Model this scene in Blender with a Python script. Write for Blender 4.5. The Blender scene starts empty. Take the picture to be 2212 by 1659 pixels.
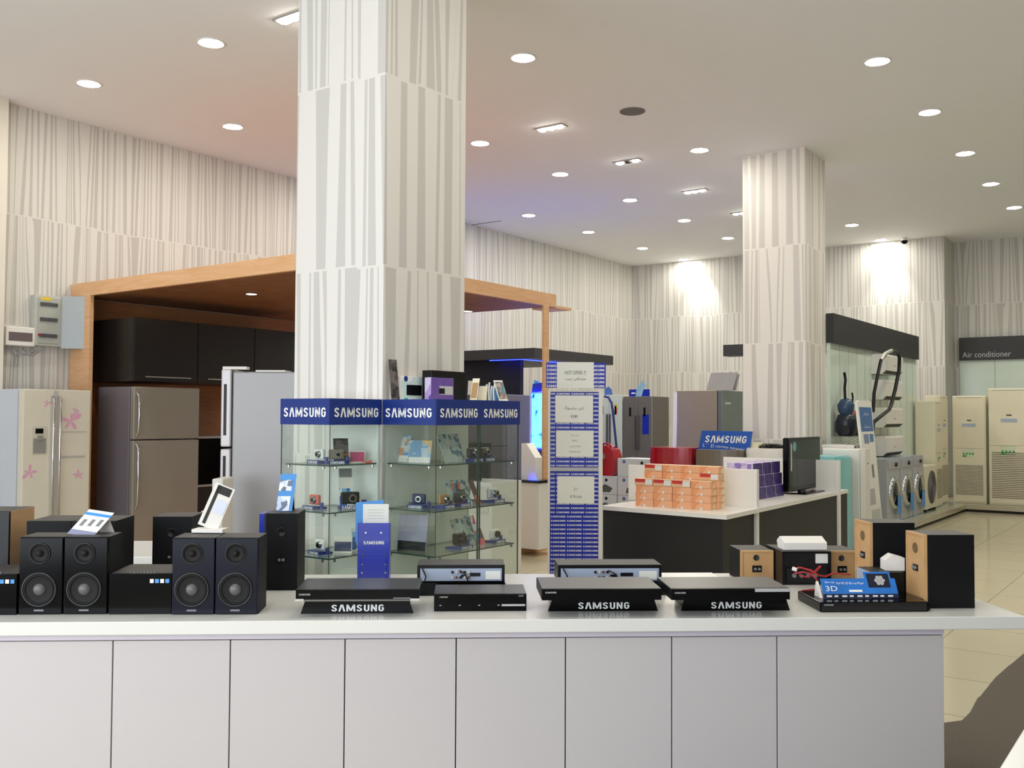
import bpy, math, random
from mathutils import Vector, Matrix
random.seed(7)
SC = bpy.context.scene
COL = SC.collection
PI = math.pi

# ------------------------------------------------------------------ camera
F, YAW, PIT, ROL, CZ = 2100.0, -0.626, 0.032, 0.005, 1.58
_f = Vector((math.sin(YAW)*math.cos(PIT), math.cos(YAW)*math.cos(PIT), math.sin(PIT)))
_r = Vector((math.cos(YAW), -math.sin(YAW), 0)); _u = _r.cross(_f)
CR = _r*math.cos(ROL) + _u*math.sin(ROL); CU = _u*math.cos(ROL) - _r*math.sin(ROL)
cam = bpy.data.cameras.new('camera'); camo = bpy.data.objects.new('camera', cam); COL.objects.link(camo)
m = Matrix.Identity(4)
for i in range(3):
    m[i][0] = CR[i]; m[i][1] = CU[i]; m[i][2] = -_f[i]
m[2][3] = CZ
camo.matrix_world = m
cam.sensor_width = 36; cam.lens = 36*F/2212; cam.clip_start = 0.05
SC.camera = camo

def ray(px, py): return CR*(px-1106)/F + CU*(829.5-py)/F + _f
EYE = Vector((0, 0, CZ))
def onx(px, py, x): d = ray(px, py); return EYE + d*(x/d.x)
def ony(px, py, y): d = ray(px, py); return EYE + d*(y/d.y)
def onz(px, py, z): d = ray(px, py); return EYE + d*((z-CZ)/d.z)
DD = Vector((.779, .627, 0)); NN = Vector((-.627, .779, 0)); CROT = math.atan2(.627, .779)
def cnt(s, t, z=.87): v = DD*s + NN*t; return Vector((v.x, v.y, z))
def ct(px, py, z=.87): p = onz(px, py, z); return p.dot(DD), p.dot(NN)

# ------------------------------------------------------------------ world, daylight, exposure
w = bpy.data.worlds.new('sky'); SC.world = w; w.use_nodes = True
bg = w.node_tree.nodes['Background']; bg.inputs[0].default_value = (.75, .87, 1, 1); bg.inputs[1].default_value = 0.6
def area(name, loc, size, sizey, power, color, rot):
    l = bpy.data.lights.new(name, 'AREA'); l.shape = 'RECTANGLE'; l.size = size; l.size_y = sizey; l.energy = power; l.color = color
    o = bpy.data.objects.new(name, l); COL.objects.link(o); o.location = loc; o.rotation_euler = rot
    return o
area('daylight_through_storefront', (-3.0, -3.1, 2.0), 10, 3.2, 245, (.88, .93, 1), (PI/2, 0, 0))
LAMP = 125.0
SC.view_settings.view_transform = 'Standard'; SC.view_settings.look = 'None'
SC.cycles.transparent_max_bounces = 40; SC.cycles.max_bounces = 9; SC.cycles.diffuse_bounces = 4
SC.view_settings.exposure = 0.76; SC.view_settings.gamma = 1.0; SC.view_settings.use_curve_mapping = False

# ------------------------------------------------------------------ materials
def lin(c): c = c/255; return c/12.92 if c <= .04045 else ((c+.055)/1.055)**2.4
def rgb(h):
    if isinstance(h, str): h = [int(h[i:i+2], 16) for i in (0, 2, 4)]
    return tuple(lin(v) for v in h) + (1,)
MATS = {}
def mat(name, col, rough=.5, metal=0, noise=.04, nscale=6, emit=None, estr=0, coat=0, spec=.5, bump=0):
    if name in MATS: return MATS[name]
    m = bpy.data.materials.new(name); m.use_nodes = True; nt = m.node_tree; b = nt.nodes['Principled BSDF']
    c = rgb(col)
    b.inputs['Roughness'].default_value = rough; b.inputs['Metallic'].default_value = metal
    b.inputs['Specular IOR Level'].default_value = spec
    if coat: b.inputs['Coat Weight'].default_value = coat; b.inputs['Coat Roughness'].default_value = .08
    tc = nt.nodes.new('ShaderNodeTexCoord'); n = nt.nodes.new('ShaderNodeTexNoise'); n.inputs['Scale'].default_value = nscale
    nt.links.new(tc.outputs['Object'], n.inputs['Vector'])
    mx = nt.nodes.new('ShaderNodeMix'); mx.data_type = 'RGBA'
    mx.inputs[6].default_value = tuple(v*(1-noise) for v in c[:3])+(1,); mx.inputs[7].default_value = tuple(min(1, v*(1+noise)) for v in c[:3])+(1,)
    nt.links.new(n.outputs[0], mx.inputs[0]); nt.links.new(mx.outputs[2], b.inputs['Base Color'])
    if bump:
        bp = nt.nodes.new('ShaderNodeBump'); bp.inputs['Strength'].default_value = bump; bp.inputs['Distance'].default_value = .004
        n2 = nt.nodes.new('ShaderNodeTexNoise'); n2.inputs['Scale'].default_value = 180
        nt.links.new(tc.outputs['Object'], n2.inputs['Vector']); nt.links.new(n2.outputs[0], bp.inputs['Height']); nt.links.new(bp.outputs[0], b.inputs['Normal'])
    if emit is not None:
        b.inputs['Emission Color'].default_value = rgb(emit); b.inputs['Emission Strength'].default_value = estr
    MATS[name] = m
    return m

def math_node(nt, op, a=None, b=None):
    n = nt.nodes.new('ShaderNodeMath'); n.operation = op
    for i, v in enumerate((a, b)):
        if v is None: continue
        if isinstance(v, (int, float)): n.inputs[i].default_value = v
        else: nt.links.new(v, n.inputs[i])
    return n.outputs[0]

def striped(name, light, grey, freq):
    """wallpaper: 1.2 m courses of irregular vertical stripes, each course shifted and slightly slanted"""
    m = bpy.data.materials.new(name); m.use_nodes = True; nt = m.node_tree; b = nt.nodes['Principled BSDF']
    tc = nt.nodes.new('ShaderNodeTexCoord'); sp = nt.nodes.new('ShaderNodeSeparateXYZ'); nt.links.new(tc.outputs['Object'], sp.inputs[0])
    u = math_node(nt, 'ADD', sp.outputs[0], sp.outputs[1])
    col = math_node(nt, 'FLOOR', math_node(nt, 'MULTIPLY', u, 1.9))
    wn0 = nt.nodes.new('ShaderNodeTexWhiteNoise'); wn0.noise_dimensions = '1D'; nt.links.new(col, wn0.inputs['W'])
    z = math_node(nt, 'ADD', sp.outputs[2], math_node(nt, 'MULTIPLY', wn0.outputs[0], .035))
    zz = math_node(nt, 'DIVIDE', math_node(nt, 'ADD', z, -.115), 1.2)
    band = math_node(nt, 'FLOOR', zz); fr = math_node(nt, 'FRACT', zz)
    wn = nt.nodes.new('ShaderNodeTexNoise'); wn.noise_dimensions = '1D'; wn.inputs['Scale'].default_value = 1
    wn.inputs['Detail'].default_value = 0
    nt.links.new(math_node(nt, 'ADD', math_node(nt, 'MULTIPLY', u, 5.0), math_node(nt, 'MULTIPLY', band, 3.3)), wn.inputs['W'])
    slant = math_node(nt, 'MULTIPLY', math_node(nt, 'MULTIPLY', math_node(nt, 'ADD', wn.outputs[0], -.5), fr), .16)
    uu = math_node(nt, 'ADD', math_node(nt, 'ADD', u, slant), math_node(nt, 'MULTIPLY', band, 7.37))
    n1 = nt.nodes.new('ShaderNodeTexNoise'); n1.noise_dimensions = '1D'; n1.inputs['Scale'].default_value = freq; n1.inputs['Detail'].default_value = 1.5
    nt.links.new(uu, n1.inputs['W'])
    cr = nt.nodes.new('ShaderNodeValToRGB'); cr.color_ramp.interpolation = 'CONSTANT'
    cr.color_ramp.elements[0].color = rgb(light); cr.color_ramp.elements[1].position = .515; cr.color_ramp.elements[1].color = rgb(grey)
    nt.links.new(n1.outputs[0], cr.inputs[0])
    # pale joint at each course
    jn = math_node(nt, 'LESS_THAN', fr, .012)
    mx = nt.nodes.new('ShaderNodeMix'); mx.data_type = 'RGBA'; mx.inputs[7].default_value = rgb(light)
    nt.links.new(jn, mx.inputs[0]); nt.links.new(cr.outputs[0], mx.inputs[6]); nt.links.new(mx.outputs[2], b.inputs['Base Color'])
    b.inputs['Roughness'].default_value = .75
    return m

def wood(name, c1, c2, rough=.45, scale=(1.5, 1.5, 14)):
    m = bpy.data.materials.new(name); m.use_nodes = True; nt = m.node_tree; b = nt.nodes['Principled BSDF']
    tc = nt.nodes.new('ShaderNodeTexCoord'); mp = nt.nodes.new('ShaderNodeMapping'); mp.inputs['Scale'].default_value = scale
    n = nt.nodes.new('ShaderNodeTexNoise'); n.inputs['Scale'].default_value = 3; n.inputs['Detail'].default_value = 6; n.inputs['Distortion'].default_value = .6
    cr = nt.nodes.new('ShaderNodeValToRGB'); cr.color_ramp.elements[0].position = .35; cr.color_ramp.elements[1].position = .7
    cr.color_ramp.elements[0].color = rgb(c1); cr.color_ramp.elements[1].color = rgb(c2)
    nt.links.new(tc.outputs['Object'], mp.inputs[0]); nt.links.new(mp.outputs[0], n.inputs['Vector']); nt.links.new(n.outputs[0], cr.inputs[0]); nt.links.new(cr.outputs[0], b.inputs['Base Color'])
    b.inputs['Roughness'].default_value = rough
    MATS[name] = m
    return m

def thin_glass(name, tint, rough=0.0, tr=1.0):
    m = bpy.data.materials.new(name); m.use_nodes = True; nt = m.node_tree; nt.nodes.remove(nt.nodes['Principled BSDF'])
    out = nt.nodes['Material Output']; t = nt.nodes.new('ShaderNodeBsdfTransparent'); g = nt.nodes.new('ShaderNodeBsdfGlossy')
    t.inputs[0].default_value = rgb(tint); g.inputs['Roughness'].default_value = rough
    lw = nt.nodes.new('ShaderNodeLayerWeight'); lw.inputs[0].default_value = .5; mx = nt.nodes.new('ShaderNodeMixShader')
    nt.links.new(math_node(nt, 'ADD', math_node(nt, 'MULTIPLY', math_node(nt, 'POWER', lw.outputs['Facing'], 5.0), .8), .07), mx.inputs[0]); nt.links.new(t.outputs[0], mx.inputs[1]); nt.links.new(g.outputs[0], mx.inputs[2]); nt.links.new(mx.outputs[0], out.inputs[0])
    MATS[name] = m
    return m

def print_mat(name, cols, scale=20, rough=.4):
    """printed card: hard-edged colour blotches"""
    if name in MATS: return MATS[name]
    m = bpy.data.materials.new(name); m.use_nodes = True; nt = m.node_tree; b = nt.nodes['Principled BSDF']
    tc = nt.nodes.new('ShaderNodeTexCoord'); v = nt.nodes.new('ShaderNodeTexVoronoi'); v.distance = 'CHEBYCHEV'; v.inputs['Scale'].default_value = scale
    sp = nt.nodes.new('ShaderNodeSeparateColor'); cr = nt.nodes.new('ShaderNodeValToRGB'); cr.color_ramp.interpolation = 'CONSTANT'
    el = cr.color_ramp.elements
    for i, c in enumerate(cols):
        e = el[i] if i < 2 else el.new(i/len(cols))
        e.position = i/len(cols); e.color = rgb(c)
    nt.links.new(tc.outputs['Object'], v.inputs['Vector']); nt.links.new(v.outputs['Color'], sp.inputs[0]); nt.links.new(sp.outputs[0], cr.inputs[0]); nt.links.new(cr.outputs[0], b.inputs['Base Color'])
    b.inputs['Roughness'].default_value = rough
    MATS[name] = m
    return m

WALLM = striped('striped_wallpaper', (208, 206, 199), (182, 179, 172), 21)
COLM = striped('striped_column_paper', (226, 221, 214), (200, 196, 190), 11)
WHITE = mat('white_laminate', 'EEECE6', .25, noise=.01)
WHITEM = mat('white_satin', 'E2DFD8', .35, noise=.01)
CREAM = mat('cream_plastic', 'E4DDC4', .35, noise=.015)
DOORG = mat('grey_lacquer_door', 'C2BCBB', .33, noise=.02, nscale=1.2)
STRIP = mat('plinth_strip', 'C9C1CC', .35)
BLACK = mat('black_plastic', '09090C', .35, spec=.35)
BLACKG = mat('black_gloss', '050507', .12, spec=.16)
BLACKV = mat('black_vinyl', '0F0F11', .6, bump=.1, spec=.2)
BLACKTOP = mat('lighter_black_top', '2E2D2B', .5, bump=.1)  # lighter tone for the top faces of black cabinets and players
DARK = mat('dark_laminate', '121215', .5, noise=.08)
DARKC = wood('dark_wenge', '171313', '221C1A', .35, (2, 2, 20))
CHARC = mat('charcoal_fascia', '2B2A2B', .5)
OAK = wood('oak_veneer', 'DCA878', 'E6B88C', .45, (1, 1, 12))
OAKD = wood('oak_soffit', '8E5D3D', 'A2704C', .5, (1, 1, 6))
BEECH = wood('speaker_beech', 'BE9464', 'CBA270', .5, (2, 2, 3))
STEEL = mat('brushed_steel', '8F8C8C', .32, metal=.55, noise=.03)
STEELD = mat('dark_steel', '68645F', .34, metal=.5, noise=.04)
STEELB = mat('bronze_steel', '6E645C', .4, metal=.35, noise=.04)
CHROME = mat('chrome', 'C9C9CB', .15, metal=1)
ALU = mat('aluminium', 'C4C2BC', .35, metal=.5)
BLUE = mat('sign_blue', '17307C', .35, noise=.02)
BLUEB = mat('bright_blue', '1C2FA8', .3, coat=.4)
BLUEL = mat('sky_blue_card', '3F8FD6', .35)
NAVY = mat('navy_plastic', '202A5E', .4)
LETTER = mat('white_lettering', 'F2F2EE', .4)
INK = mat('grey_ink', '55565A', .6)
PAPER = mat('white_paper', 'E6E6DF', .6, noise=.01)
CARD = mat('white_card', 'E9E4DC', .55, noise=.02)
RED = mat('red_gloss', 'A3121F', .2, coat=.6)
REDW = mat('red_wire', 'B02028', .4)
AQUA = mat('aqua_enamel', '82C6CA', .28)
GREY = mat('mid_grey', '7F7E80', .5)
GREYL = mat('light_grey', 'B5B4B4', .4)
GREYB = mat('blue_grey_panel', 'A3AFC4', .4)
SMOKE = mat('speaker_cone', '1B1918', .55, spec=.2)
CONE2 = mat('dust_cap', '5C5858', .4, noise=.2, nscale=60)
RUBBER = mat('rubber_ring', '121213', .6, spec=.2)
GREEN = mat('green_print', '3E9A3E', .5)
YEL = mat('yellow_label', 'E2C22A', .5)
ORANGE = mat('orange_print', 'E5703A', .5)
CORAL = mat('coral_print', 'E2685A', .5)
SLOT = mat('dark_slot', '24221F', .6)
LAMPM = mat('lamp_glow', 'FFFFFF', .5, emit=(255, 250, 238), estr=LAMP)
LAMPS = mat('small_lamp_glow', 'FFFFFF', .5, emit=(255, 250, 240), estr=45)
BLED = mat('blue_led', '2030FF', .5, emit=(25, 40, 255), estr=9)
GLASS = thin_glass('clear_glass', (252, 255, 253))
GEDGE = mat('green_glass_edge', '2E4A44', .15)

# ------------------------------------------------------------------ mesh builder
_txt = {}
def text_mesh(s):
    if s not in _txt:
        c = bpy.data.curves.new('t', 'FONT'); c.body = s; c.size = 1; c.resolution_u = 3
        o = bpy.data.objects.new('t', c); COL.objects.link(o)
        dg = bpy.context.evaluated_depsgraph_get(); me = bpy.data.meshes.new_from_object(o.evaluated_get(dg))
        bpy.data.objects.remove(o)
        vs = [(v.co.x, v.co.y) for v in me.vertices]; fs = [tuple(p.vertices) for p in me.polygons]
        bpy.data.meshes.remove(me)
        x0 = min(v[0] for v in vs); x1 = max(v[0] for v in vs); y0 = min(v[1] for v in vs); y1 = max(v[1] for v in vs)
        _txt[s] = ([(a-x0, b-y0) for a, b in vs], fs, x1-x0, y1-y0)
    return _txt[s]

LET = {'S': [(.98, .80), (.80, .94), (.50, 1), (.20, .92), (.07, .76), (.22, .60), (.52, .5), (.80, .39), (.93, .23), (.80, .07), (.5, 0), (.18, .06), (.0, .22)],
       'A': [[(0, -.1), (.42, 1.1)], [(.58, 1.1), (1, -.1)]],
       'M': [[(0, -.1), (0, 1.1)], [(.06, 1.06), (.5, .0)], [(.5, .0), (.94, 1.06)], [(1, 1.1), (1, -.1)]],
       'U': [(.07, 1.07), (.07, .22), (.2, .04), (.5, -.02), (.8, .04), (.93, .22), (.93, 1.07)],
       'N': [[(0, -.1), (0, 1.1)], [(.05, 1.04), (.95, -.04)], [(1, -.1), (1, 1.1)]],
       'G': [(.93, .80), (.78, .95), (.5, 1.02), (.2, .93), (.07, .74), (.07, .26), (.2, .06), (.5, -.02), (.8, .06), (.93, .24), (.93, .5), (.56, .5)]}
def logo_quads(word='SAMSUNG'):
    out = []; x = 0; sw = .082
    for ch in word:
      wch = {'M': .8, 'A': .62}.get(ch, .56)
      strokes = LET[ch] if isinstance(LET[ch][0], list) else [LET[ch]]
      for st_ in strokes:
        p = [Vector((x + sw + a*(wch-2*sw), sw + b*(1-2*sw))) for a, b in st_]
        L = []
        for i in range(len(p)):
            d0 = (p[i]-p[i-1]).normalized() if i else (p[1]-p[0]).normalized()
            d1 = (p[i+1]-p[i]).normalized() if i < len(p)-1 else d0
            d = (d0+d1).normalized(); n = Vector((-d.y, d.x)); k = 1/max(.55, n.dot(Vector((-d0.y, d0.x))))
            L.append((p[i]+n*sw*.98*k, p[i]-n*sw*.98*k))
        for i in range(len(L)-1): out.append([L[i][0], L[i][1], L[i+1][1], L[i+1][0]])
      x += wch + .1
    return out, x-.1
LQ, LW = logo_quads()

class G:
    def __init__(s): s.v = []; s.f = []; s.m = []; s.s = []
    def add(s, vs, fs, mi=0, sm=False):
        b = len(s.v); s.v += [tuple(v) for v in vs]
        for f in fs: s.f.append(tuple(i+b for i in f)); s.m.append(mi); s.s.append(sm)
        return s
    def box(s, x0, y0, z0, x1, y1, z1, mi=0, mis=None):
        vs = [(x0, y0, z0), (x1, y0, z0), (x1, y1, z0), (x0, y1, z0), (x0, y0, z1), (x1, y0, z1), (x1, y1, z1), (x0, y1, z1)]
        fs = [(3, 2, 1, 0), (4, 5, 6, 7), (0, 1, 5, 4), (2, 3, 7, 6), (3, 0, 4, 7), (1, 2, 6, 5)]  # bottom top front back left right
        if mis is None: return s.add(vs, fs, mi)
        b = len(s.v); s.v += vs
        for f, q in zip(fs, mis): s.f.append(tuple(i+b for i in f)); s.m.append(q); s.s.append(False)
        return s
    def cyl(s, a, b, r, r2=None, n=24, mi=0, caps=True, sm=True):
        a = Vector(a); b = Vector(b); d = (b-a).normalized(); r2 = r if r2 is None else r2
        x = d.orthogonal().normalized(); y = d.cross(x)
        vs = []
        for c, q in ((a, r), (b, r2)):
            for i in range(n): t = 2*PI*i/n; vs.append(c + x*q*math.cos(t) + y*q*math.sin(t))
        s.add(vs, [(i, (i+1) % n, n+(i+1) % n, n+i) for i in range(n)], mi, sm)
        if caps: s.add(vs[:n], [tuple(reversed(range(n)))], mi); s.add(vs[n:], [tuple(range(n))], mi)
        return s
    def lathe(s, c, ax, prof, n=24, mi=0):
        """prof: (radius, height along ax)"""
        c = Vector(c); d = Vector(ax).normalized(); x = d.orthogonal().normalized(); y = d.cross(x); vs = []; k = len(prof)
        for i in range(n):
            t = 2*PI*i/n
            for r, h in prof: vs.append(c + d*h + (x*math.cos(t)+y*math.sin(t))*max(r, 1e-5))
        s.add(vs, [(i*k+j, ((i+1) % n)*k+j, ((i+1) % n)*k+j+1, i*k+j+1) for i in range(n) for j in range(k-1)], mi, True)
        return s
    def tube(s, pts, r, n=8, mi=0, closed=False):
        P = [Vector(p) for p in pts]; vs = []; K = len(P); up = None
        for i in range(K):
            a = P[i-1] if (i or closed) else P[i]; b = P[(i+1) % K] if (i < K-1 or closed) else P[i]
            d = (b-a).normalized()
            if up is None: up = d.orthogonal().normalized()
            up = (up - d*up.dot(d)).normalized(); y = d.cross(up)
            for j in range(n): t = 2*PI*j/n; vs.append(P[i] + (up*math.cos(t)+y*math.sin(t))*r)
        R = K if closed else K-1
        s.add(vs, [(i*n+j, i*n+(j+1) % n, ((i+1) % K)*n+(j+1) % n, ((i+1) % K)*n+j) for i in range(R) for j in range(n)], mi, True)
        if not closed: s.add(vs[:n], [tuple(reversed(range(n)))], mi); s.add(vs[-n:], [tuple(range(n))], mi)
        return s
    def prism(s, poly, ax, a, b, mi=0, sm=False):
        n = len(poly); P = {'x': lambda p, q: (q, p[0], p[1]), 'y': lambda p, q: (p[0], q, p[1]), 'z': lambda p, q: (p[0], p[1], q)}[ax]
        vs = [P(p, a) for p in poly] + [P(p, b) for p in poly]
        s.add(vs, [(i, (i+1) % n, n+(i+1) % n, n+i) for i in range(n)], mi, sm)
        s.add(vs, [tuple(reversed(range(n))), tuple(range(n, 2*n))], mi)
        return s
    def slab(s, o, u, v, w, h, th, mi=0):
        """board: corner o, width w along u, height h along v, thickness th behind (opposite u x v)"""
        o = Vector(o); u = Vector(u).normalized(); v = Vector(v).normalized(); k = u.cross(v)
        vs = [o+u*a*w+v*b*h-k*c*th for c in (0, 1) for a, b in ((0, 0), (1, 0), (1, 1), (0, 1))]
        return s.add(vs, [(0, 1, 2, 3), (7, 6, 5, 4), (0, 4, 5, 1), (1, 5, 6, 2), (2, 6, 7, 3), (3, 7, 4, 0)], mi)
    def quad(s, *p, mi=0): return s.add(p, [tuple(range(len(p)))], mi)
    def logo(s, o, u, v, h, w, mi=0):
        o = Vector(o); u = Vector(u).normalized(); v = Vector(v).normalized()
        for q in LQ: s.add([o+u*p.x*w/LW+v*p.y*h for p in q], [(0, 1, 2, 3)], mi)
        return s
    def text(s, t, o, u, v, h=None, w=None, mi=0, center=True):
        vs, fs, tw, th = text_mesh(t)
        kx = (w/tw) if w else h/th; ky = (h/th) if h else kx
        if h and not w: kx = ky
        o = Vector(o); u = Vector(u).normalized(); v = Vector(v).normalized(); ox = -tw/2 if center else 0
        s.add([o+u*(a+ox)*kx+v*b*ky for a, b in vs], fs, mi)
        return s
X, Y, Z = Vector((1, 0, 0)), Vector((0, 1, 0)), Vector((0, 0, 1))

def build(name, g, mats, parent=None, loc=(0, 0, 0), rz=0, bevel=0, seg=2):
    if not isinstance(mats, (list, tuple)): mats = [mats]
    me = bpy.data.meshes.new(name); me.from_pydata(g.v, [], g.f)
    for q in mats: me.materials.append(q)
    me.polygons.foreach_set('material_index', g.m); me.polygons.foreach_set('use_smooth', g.s); me.update()
    o = bpy.data.objects.new(name, me); COL.objects.link(o); o.location = loc; o.rotation_euler = (0, 0, rz)
    if parent: o.parent = parent
    if bevel:
        b = o.modifiers.new('bevel', 'BEVEL'); b.width = bevel; b.segments = seg; b.limit_method = 'ANGLE'; b.angle_limit = .7
        b.harden_normals = False
    return o
def tag(o, label, cat, group=None):
    o['label'] = label; o['category'] = cat
    if group: o['group'] = group
    return o
def thing(name, label, cat, loc=(0, 0, 0), rz=0, group=None):
    o = bpy.data.objects.new(name, None); COL.objects.link(o); o.location = loc; o.rotation_euler = (0, 0, rz); o.empty_display_size = .05
    return tag(o, label, cat, group)
def single(name, g, mats, label, cat, loc=(0, 0, 0), rz=0, group=None, bevel=0):
    return tag(build(name, g, mats, None, loc, rz, bevel), label, cat, group)
def struct(name, g, mats, parent=None, **k):
    o = build(name, g, mats, parent, **k)
    if not parent: o['kind'] = 'structure'
    return o
def dup(o, parent=None, loc=None, rz=None):
    c = o.copy(); COL.objects.link(c)
    if parent: c.parent = parent
    if loc is not None: c.location = loc
    if rz is not None: c.rotation_euler = (0, 0, rz)
    for ch in list(o.children): dup(ch, c)
    return c
R90 = PI/2
ORD = ['first', 'second', 'third', 'fourth', 'fifth', 'sixth', 'seventh', 'eighth']

# ================================================================== THE ROOM
H = 4.9
def tile_floor():
    m = bpy.data.materials.new('polished_tile'); m.use_nodes = True; nt = m.node_tree; b = nt.nodes['Principled BSDF']
    tc = nt.nodes.new('ShaderNodeTexCoord'); br = nt.nodes.new('ShaderNodeTexBrick'); br.offset = 0
    br.inputs['Color1'].default_value = rgb('CDC4A8'); br.inputs['Color2'].default_value = rgb('C8BFA3'); br.inputs['Mortar'].default_value = rgb('8C8468')
    br.inputs['Scale'].default_value = 1; br.inputs['Mortar Size'].default_value = .004; br.inputs['Brick Width'].default_value = .8; br.inputs['Row Height'].default_value = .8
    nt.links.new(tc.outputs['Object'], br.inputs['Vector']); nt.links.new(br.outputs['Color'], b.inputs['Base Color'])
    b.inputs['Roughness'].default_value = .16; b.inputs['Specular IOR Level'].default_value = .5
    return m
struct('floor', G().box(-10.45, -3.2, -.1, 6, 19.85, 0), tile_floor())
CEIL = mat('ceiling_paint', 'EEEFF1', .8, noise=.01)
struct('ceiling', G().box(-10.45, -3.2, H, 6, 19.85, H+.12), CEIL)
struct('wall_left', G().box(-10.65, -3.2, 0, -10.45, 19.2, H), WALLM)
struct('wall_back', G().box(-10.65, 19.0, 0, -3.98, 19.3, H).box(-4.1, 19.3, 0, -3.98, 19.85, H), WALLM)
struct('wall_recess', G().box(-4.1, 19.85, 0, 6.2, 20.05, H), WALLM)
struct('wall_right', G().box(6, -3.2, 0, 6.2, 19.85, H), WALLM)
struct('wall_front', G().box(-10.65, -3.4, 3.75, 6.2, -3.2, H).box(-10.65, -3.4, 0, -9.6, -3.2, 3.75).box(2.6, -3.4, 0, 6.2, -3.2, 3.75).box(-9.6, -3.4, 0, 2.6, -3.2, .3), WHITEM)
wf = G()
for i in range(7): wf.box(-9.6+i*2.02, -3.3, .3, -9.52+i*2.02, -3.2, 3.75)
wf.box(-9.6, -3.3, 2.6, 2.6, -3.2, 2.68)
struct('window_1', wf, ALU)
struct('trim_1', G().box(-10.45, 3.9, 0, -10.3, 5.13, H), mat('pilaster_paint', 'DCD5C8', .7))
struct('baseboard_left', G().box(-10.45, -3.2, 0, -10.43, 5.9, .1), WHITEM)

c1 = struct('column_1', G().box(-4.95, 4.38, 0, -4.15, 5.18, H), COLM)
c1.name = 'trim_2'
c2 = struct('trim_3', G().box(-4.85, 11.72, 0, -4.05, 12.5, H), COLM)

# ------------------------------------------------------------------ ceiling lamps
def downlight_proto():
    t = thing('ceiling_light', '', 'ceiling light', (0, 0, H), 0, 'round downlights in the white ceiling')
    build('trim_ring', G().lathe((0, 0, 0), (0, 0, -1), [(.125, -.002), (.125, .006), (.118, .01), (.103, .008), (.1, -.0)], 28), WHITEM, t)
    build('lamp', G().lathe((0, 0, 0), (0, 0, -1), [(.1, .004), (.075, .012), (.0, .016)], 28), LAMPM, t)
    return t
rows = {'A': ('in the row along the left wall', [(192, 180), (503, 273), None, None, (1142, 465), (1271, 501), (1388, 536), (1477, 560)]),
        'B': ('in the second row from the left wall', [(456, 92), None, (1037, 309), (1210, 376), (1361, 432), (1478, 476), (1572, 514)]),
        'C': ('in the middle row of the ceiling', [(1130, 124), (1511, 324), (1840, 486), (1903, 518)]),
        'E': ('in the row nearest the right edge', [(1895, 132), (2008, 242), (2085, 331), (2141, 397), (2191, 448)])}
gridx = {'A': -9.28, 'B': -7.31, 'C': -5.19, 'E': -2.54}
proto = None
def put_light(x, y, label):
    global proto
    if proto is None: proto = downlight_proto(); t = proto; t.location = (x, y, H)
    else: t = dup(proto, None, (x, y, H))
    t['label'] = label
    return t
for k, (lab, pts) in rows.items():
    n = 0; vis = [p for p in pts if p]
    for i, p in enumerate(pts):
        if p is None:
            put_light(gridx[k], 3.43+1.947*(i+1), 'round downlight %s, %s behind the near column' % (lab, 'nearer one' if i < 3 else 'farther one')); continue
        q = onz(p[0], p[1], H); y = min(q.y, 18.78)
        n += 1
        put_light(q.x, y, 'round lit downlight %s, %s from the camera' % (lab, ORD[n-1]) if n < len(vis) or n == 1 else 'round lit downlight %s, farthest one' % lab)
for x, y, lab in ((-5.19, 13.1, 'behind the far striped column, nearer one'), (-5.19, 15.1, 'behind the far striped column, farther one'), 
                  (-2.54, 5.37, 'above the shop counter, out of the picture'), (-2.54, 1.5, 'above the camera, nearer the counter'), (-2.54, 3.43, 'above the right half of the counter, out of the picture'),
                  (.1, 5.37, 'to the right of the counter, nearer one'), (.1, 9.3, 'to the right of the counter, middle one'), (.1, 13.2, 'to the right of the counter, farther one'),
                  (.1, 17, 'above the air conditioners, out of the picture'), (-2.54, 15.1, 'above the podium on the right, nearest the air conditioners'), (3.2, 9.3, 'out of the picture near the right wall')):
    put_light(x, y, 'added round ceiling downlight ' + lab)  # hidden and out-of-view lamps continuing the grid, added for their light
# two wall-washing spots belong to the lamps next to the back wall
for (px, py) in ((1503, 556), (1913, 516)):
    p = onz(px, py, H)
    l = bpy.data.lights.new('lamp_beam', 'SPOT'); l.energy = 75; l.spot_size = 1.0; l.spot_blend = .9; l.color = (1, .97, .9); l.shadow_soft_size = .05
    o = bpy.data.objects.new('lamp_beam', l); COL.objects.link(o); o.location = (p.x, 18.62, H-.03); o.rotation_euler = (math.radians(21), 0, 0)

def trio(px, py, lab, lit=(1, 1, 1)):
    p = onz(px, py, H)
    t = thing('ceiling_spotlight', 'small rectangular ceiling fitting %s' % lab, 'ceiling light', (p.x, p.y, H), 0, 'rectangular ceiling fittings with small lamps')
    build('frame', G().box(-.19, -.065, -.012, .19, .065, .0), mat('fitting_frame', '8D8A86', .5), t)
    for i in range(3):
        build('lamp', G().lathe(((i-1)*.115, 0, 0), (0, 0, -1), [(.046, .012), (.04, .026), (.0, .03)], 16), LAMPS if lit[i] else SLOT, t)
    return t
trio(1190, 275, 'with three lit lamps, nearest of those beside the column')
trio(1356, 348, 'with two lit lamps and a dark middle', (1, 0, 1))
trio(1501, 412, 'with three lit lamps, left of the far column')
trio(1604, 459, 'half hidden behind the far column edge')
trio(634, 36, 'at the top left edge of the near column')
p = onz(1366, 240, H)
t = thing('ceiling_speaker', 'round grey unlit speaker grille in the ceiling', 'speaker', (p.x, p.y, H))
build('ring', G().lathe((0, 0, 0), (0, 0, -1), [(.14, -.002), (.14, .008), (.125, .01), (.122, .004)], 32), mat('grille_ring', '77736E', .5), t)
build('grille', G().lathe((0, 0, 0), (0, 0, -1), [(.124, .004), (.06, .009), (0, .01)], 32), mat('grille_mesh', '6B6966', .6, noise=.3, nscale=120), t)
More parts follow.
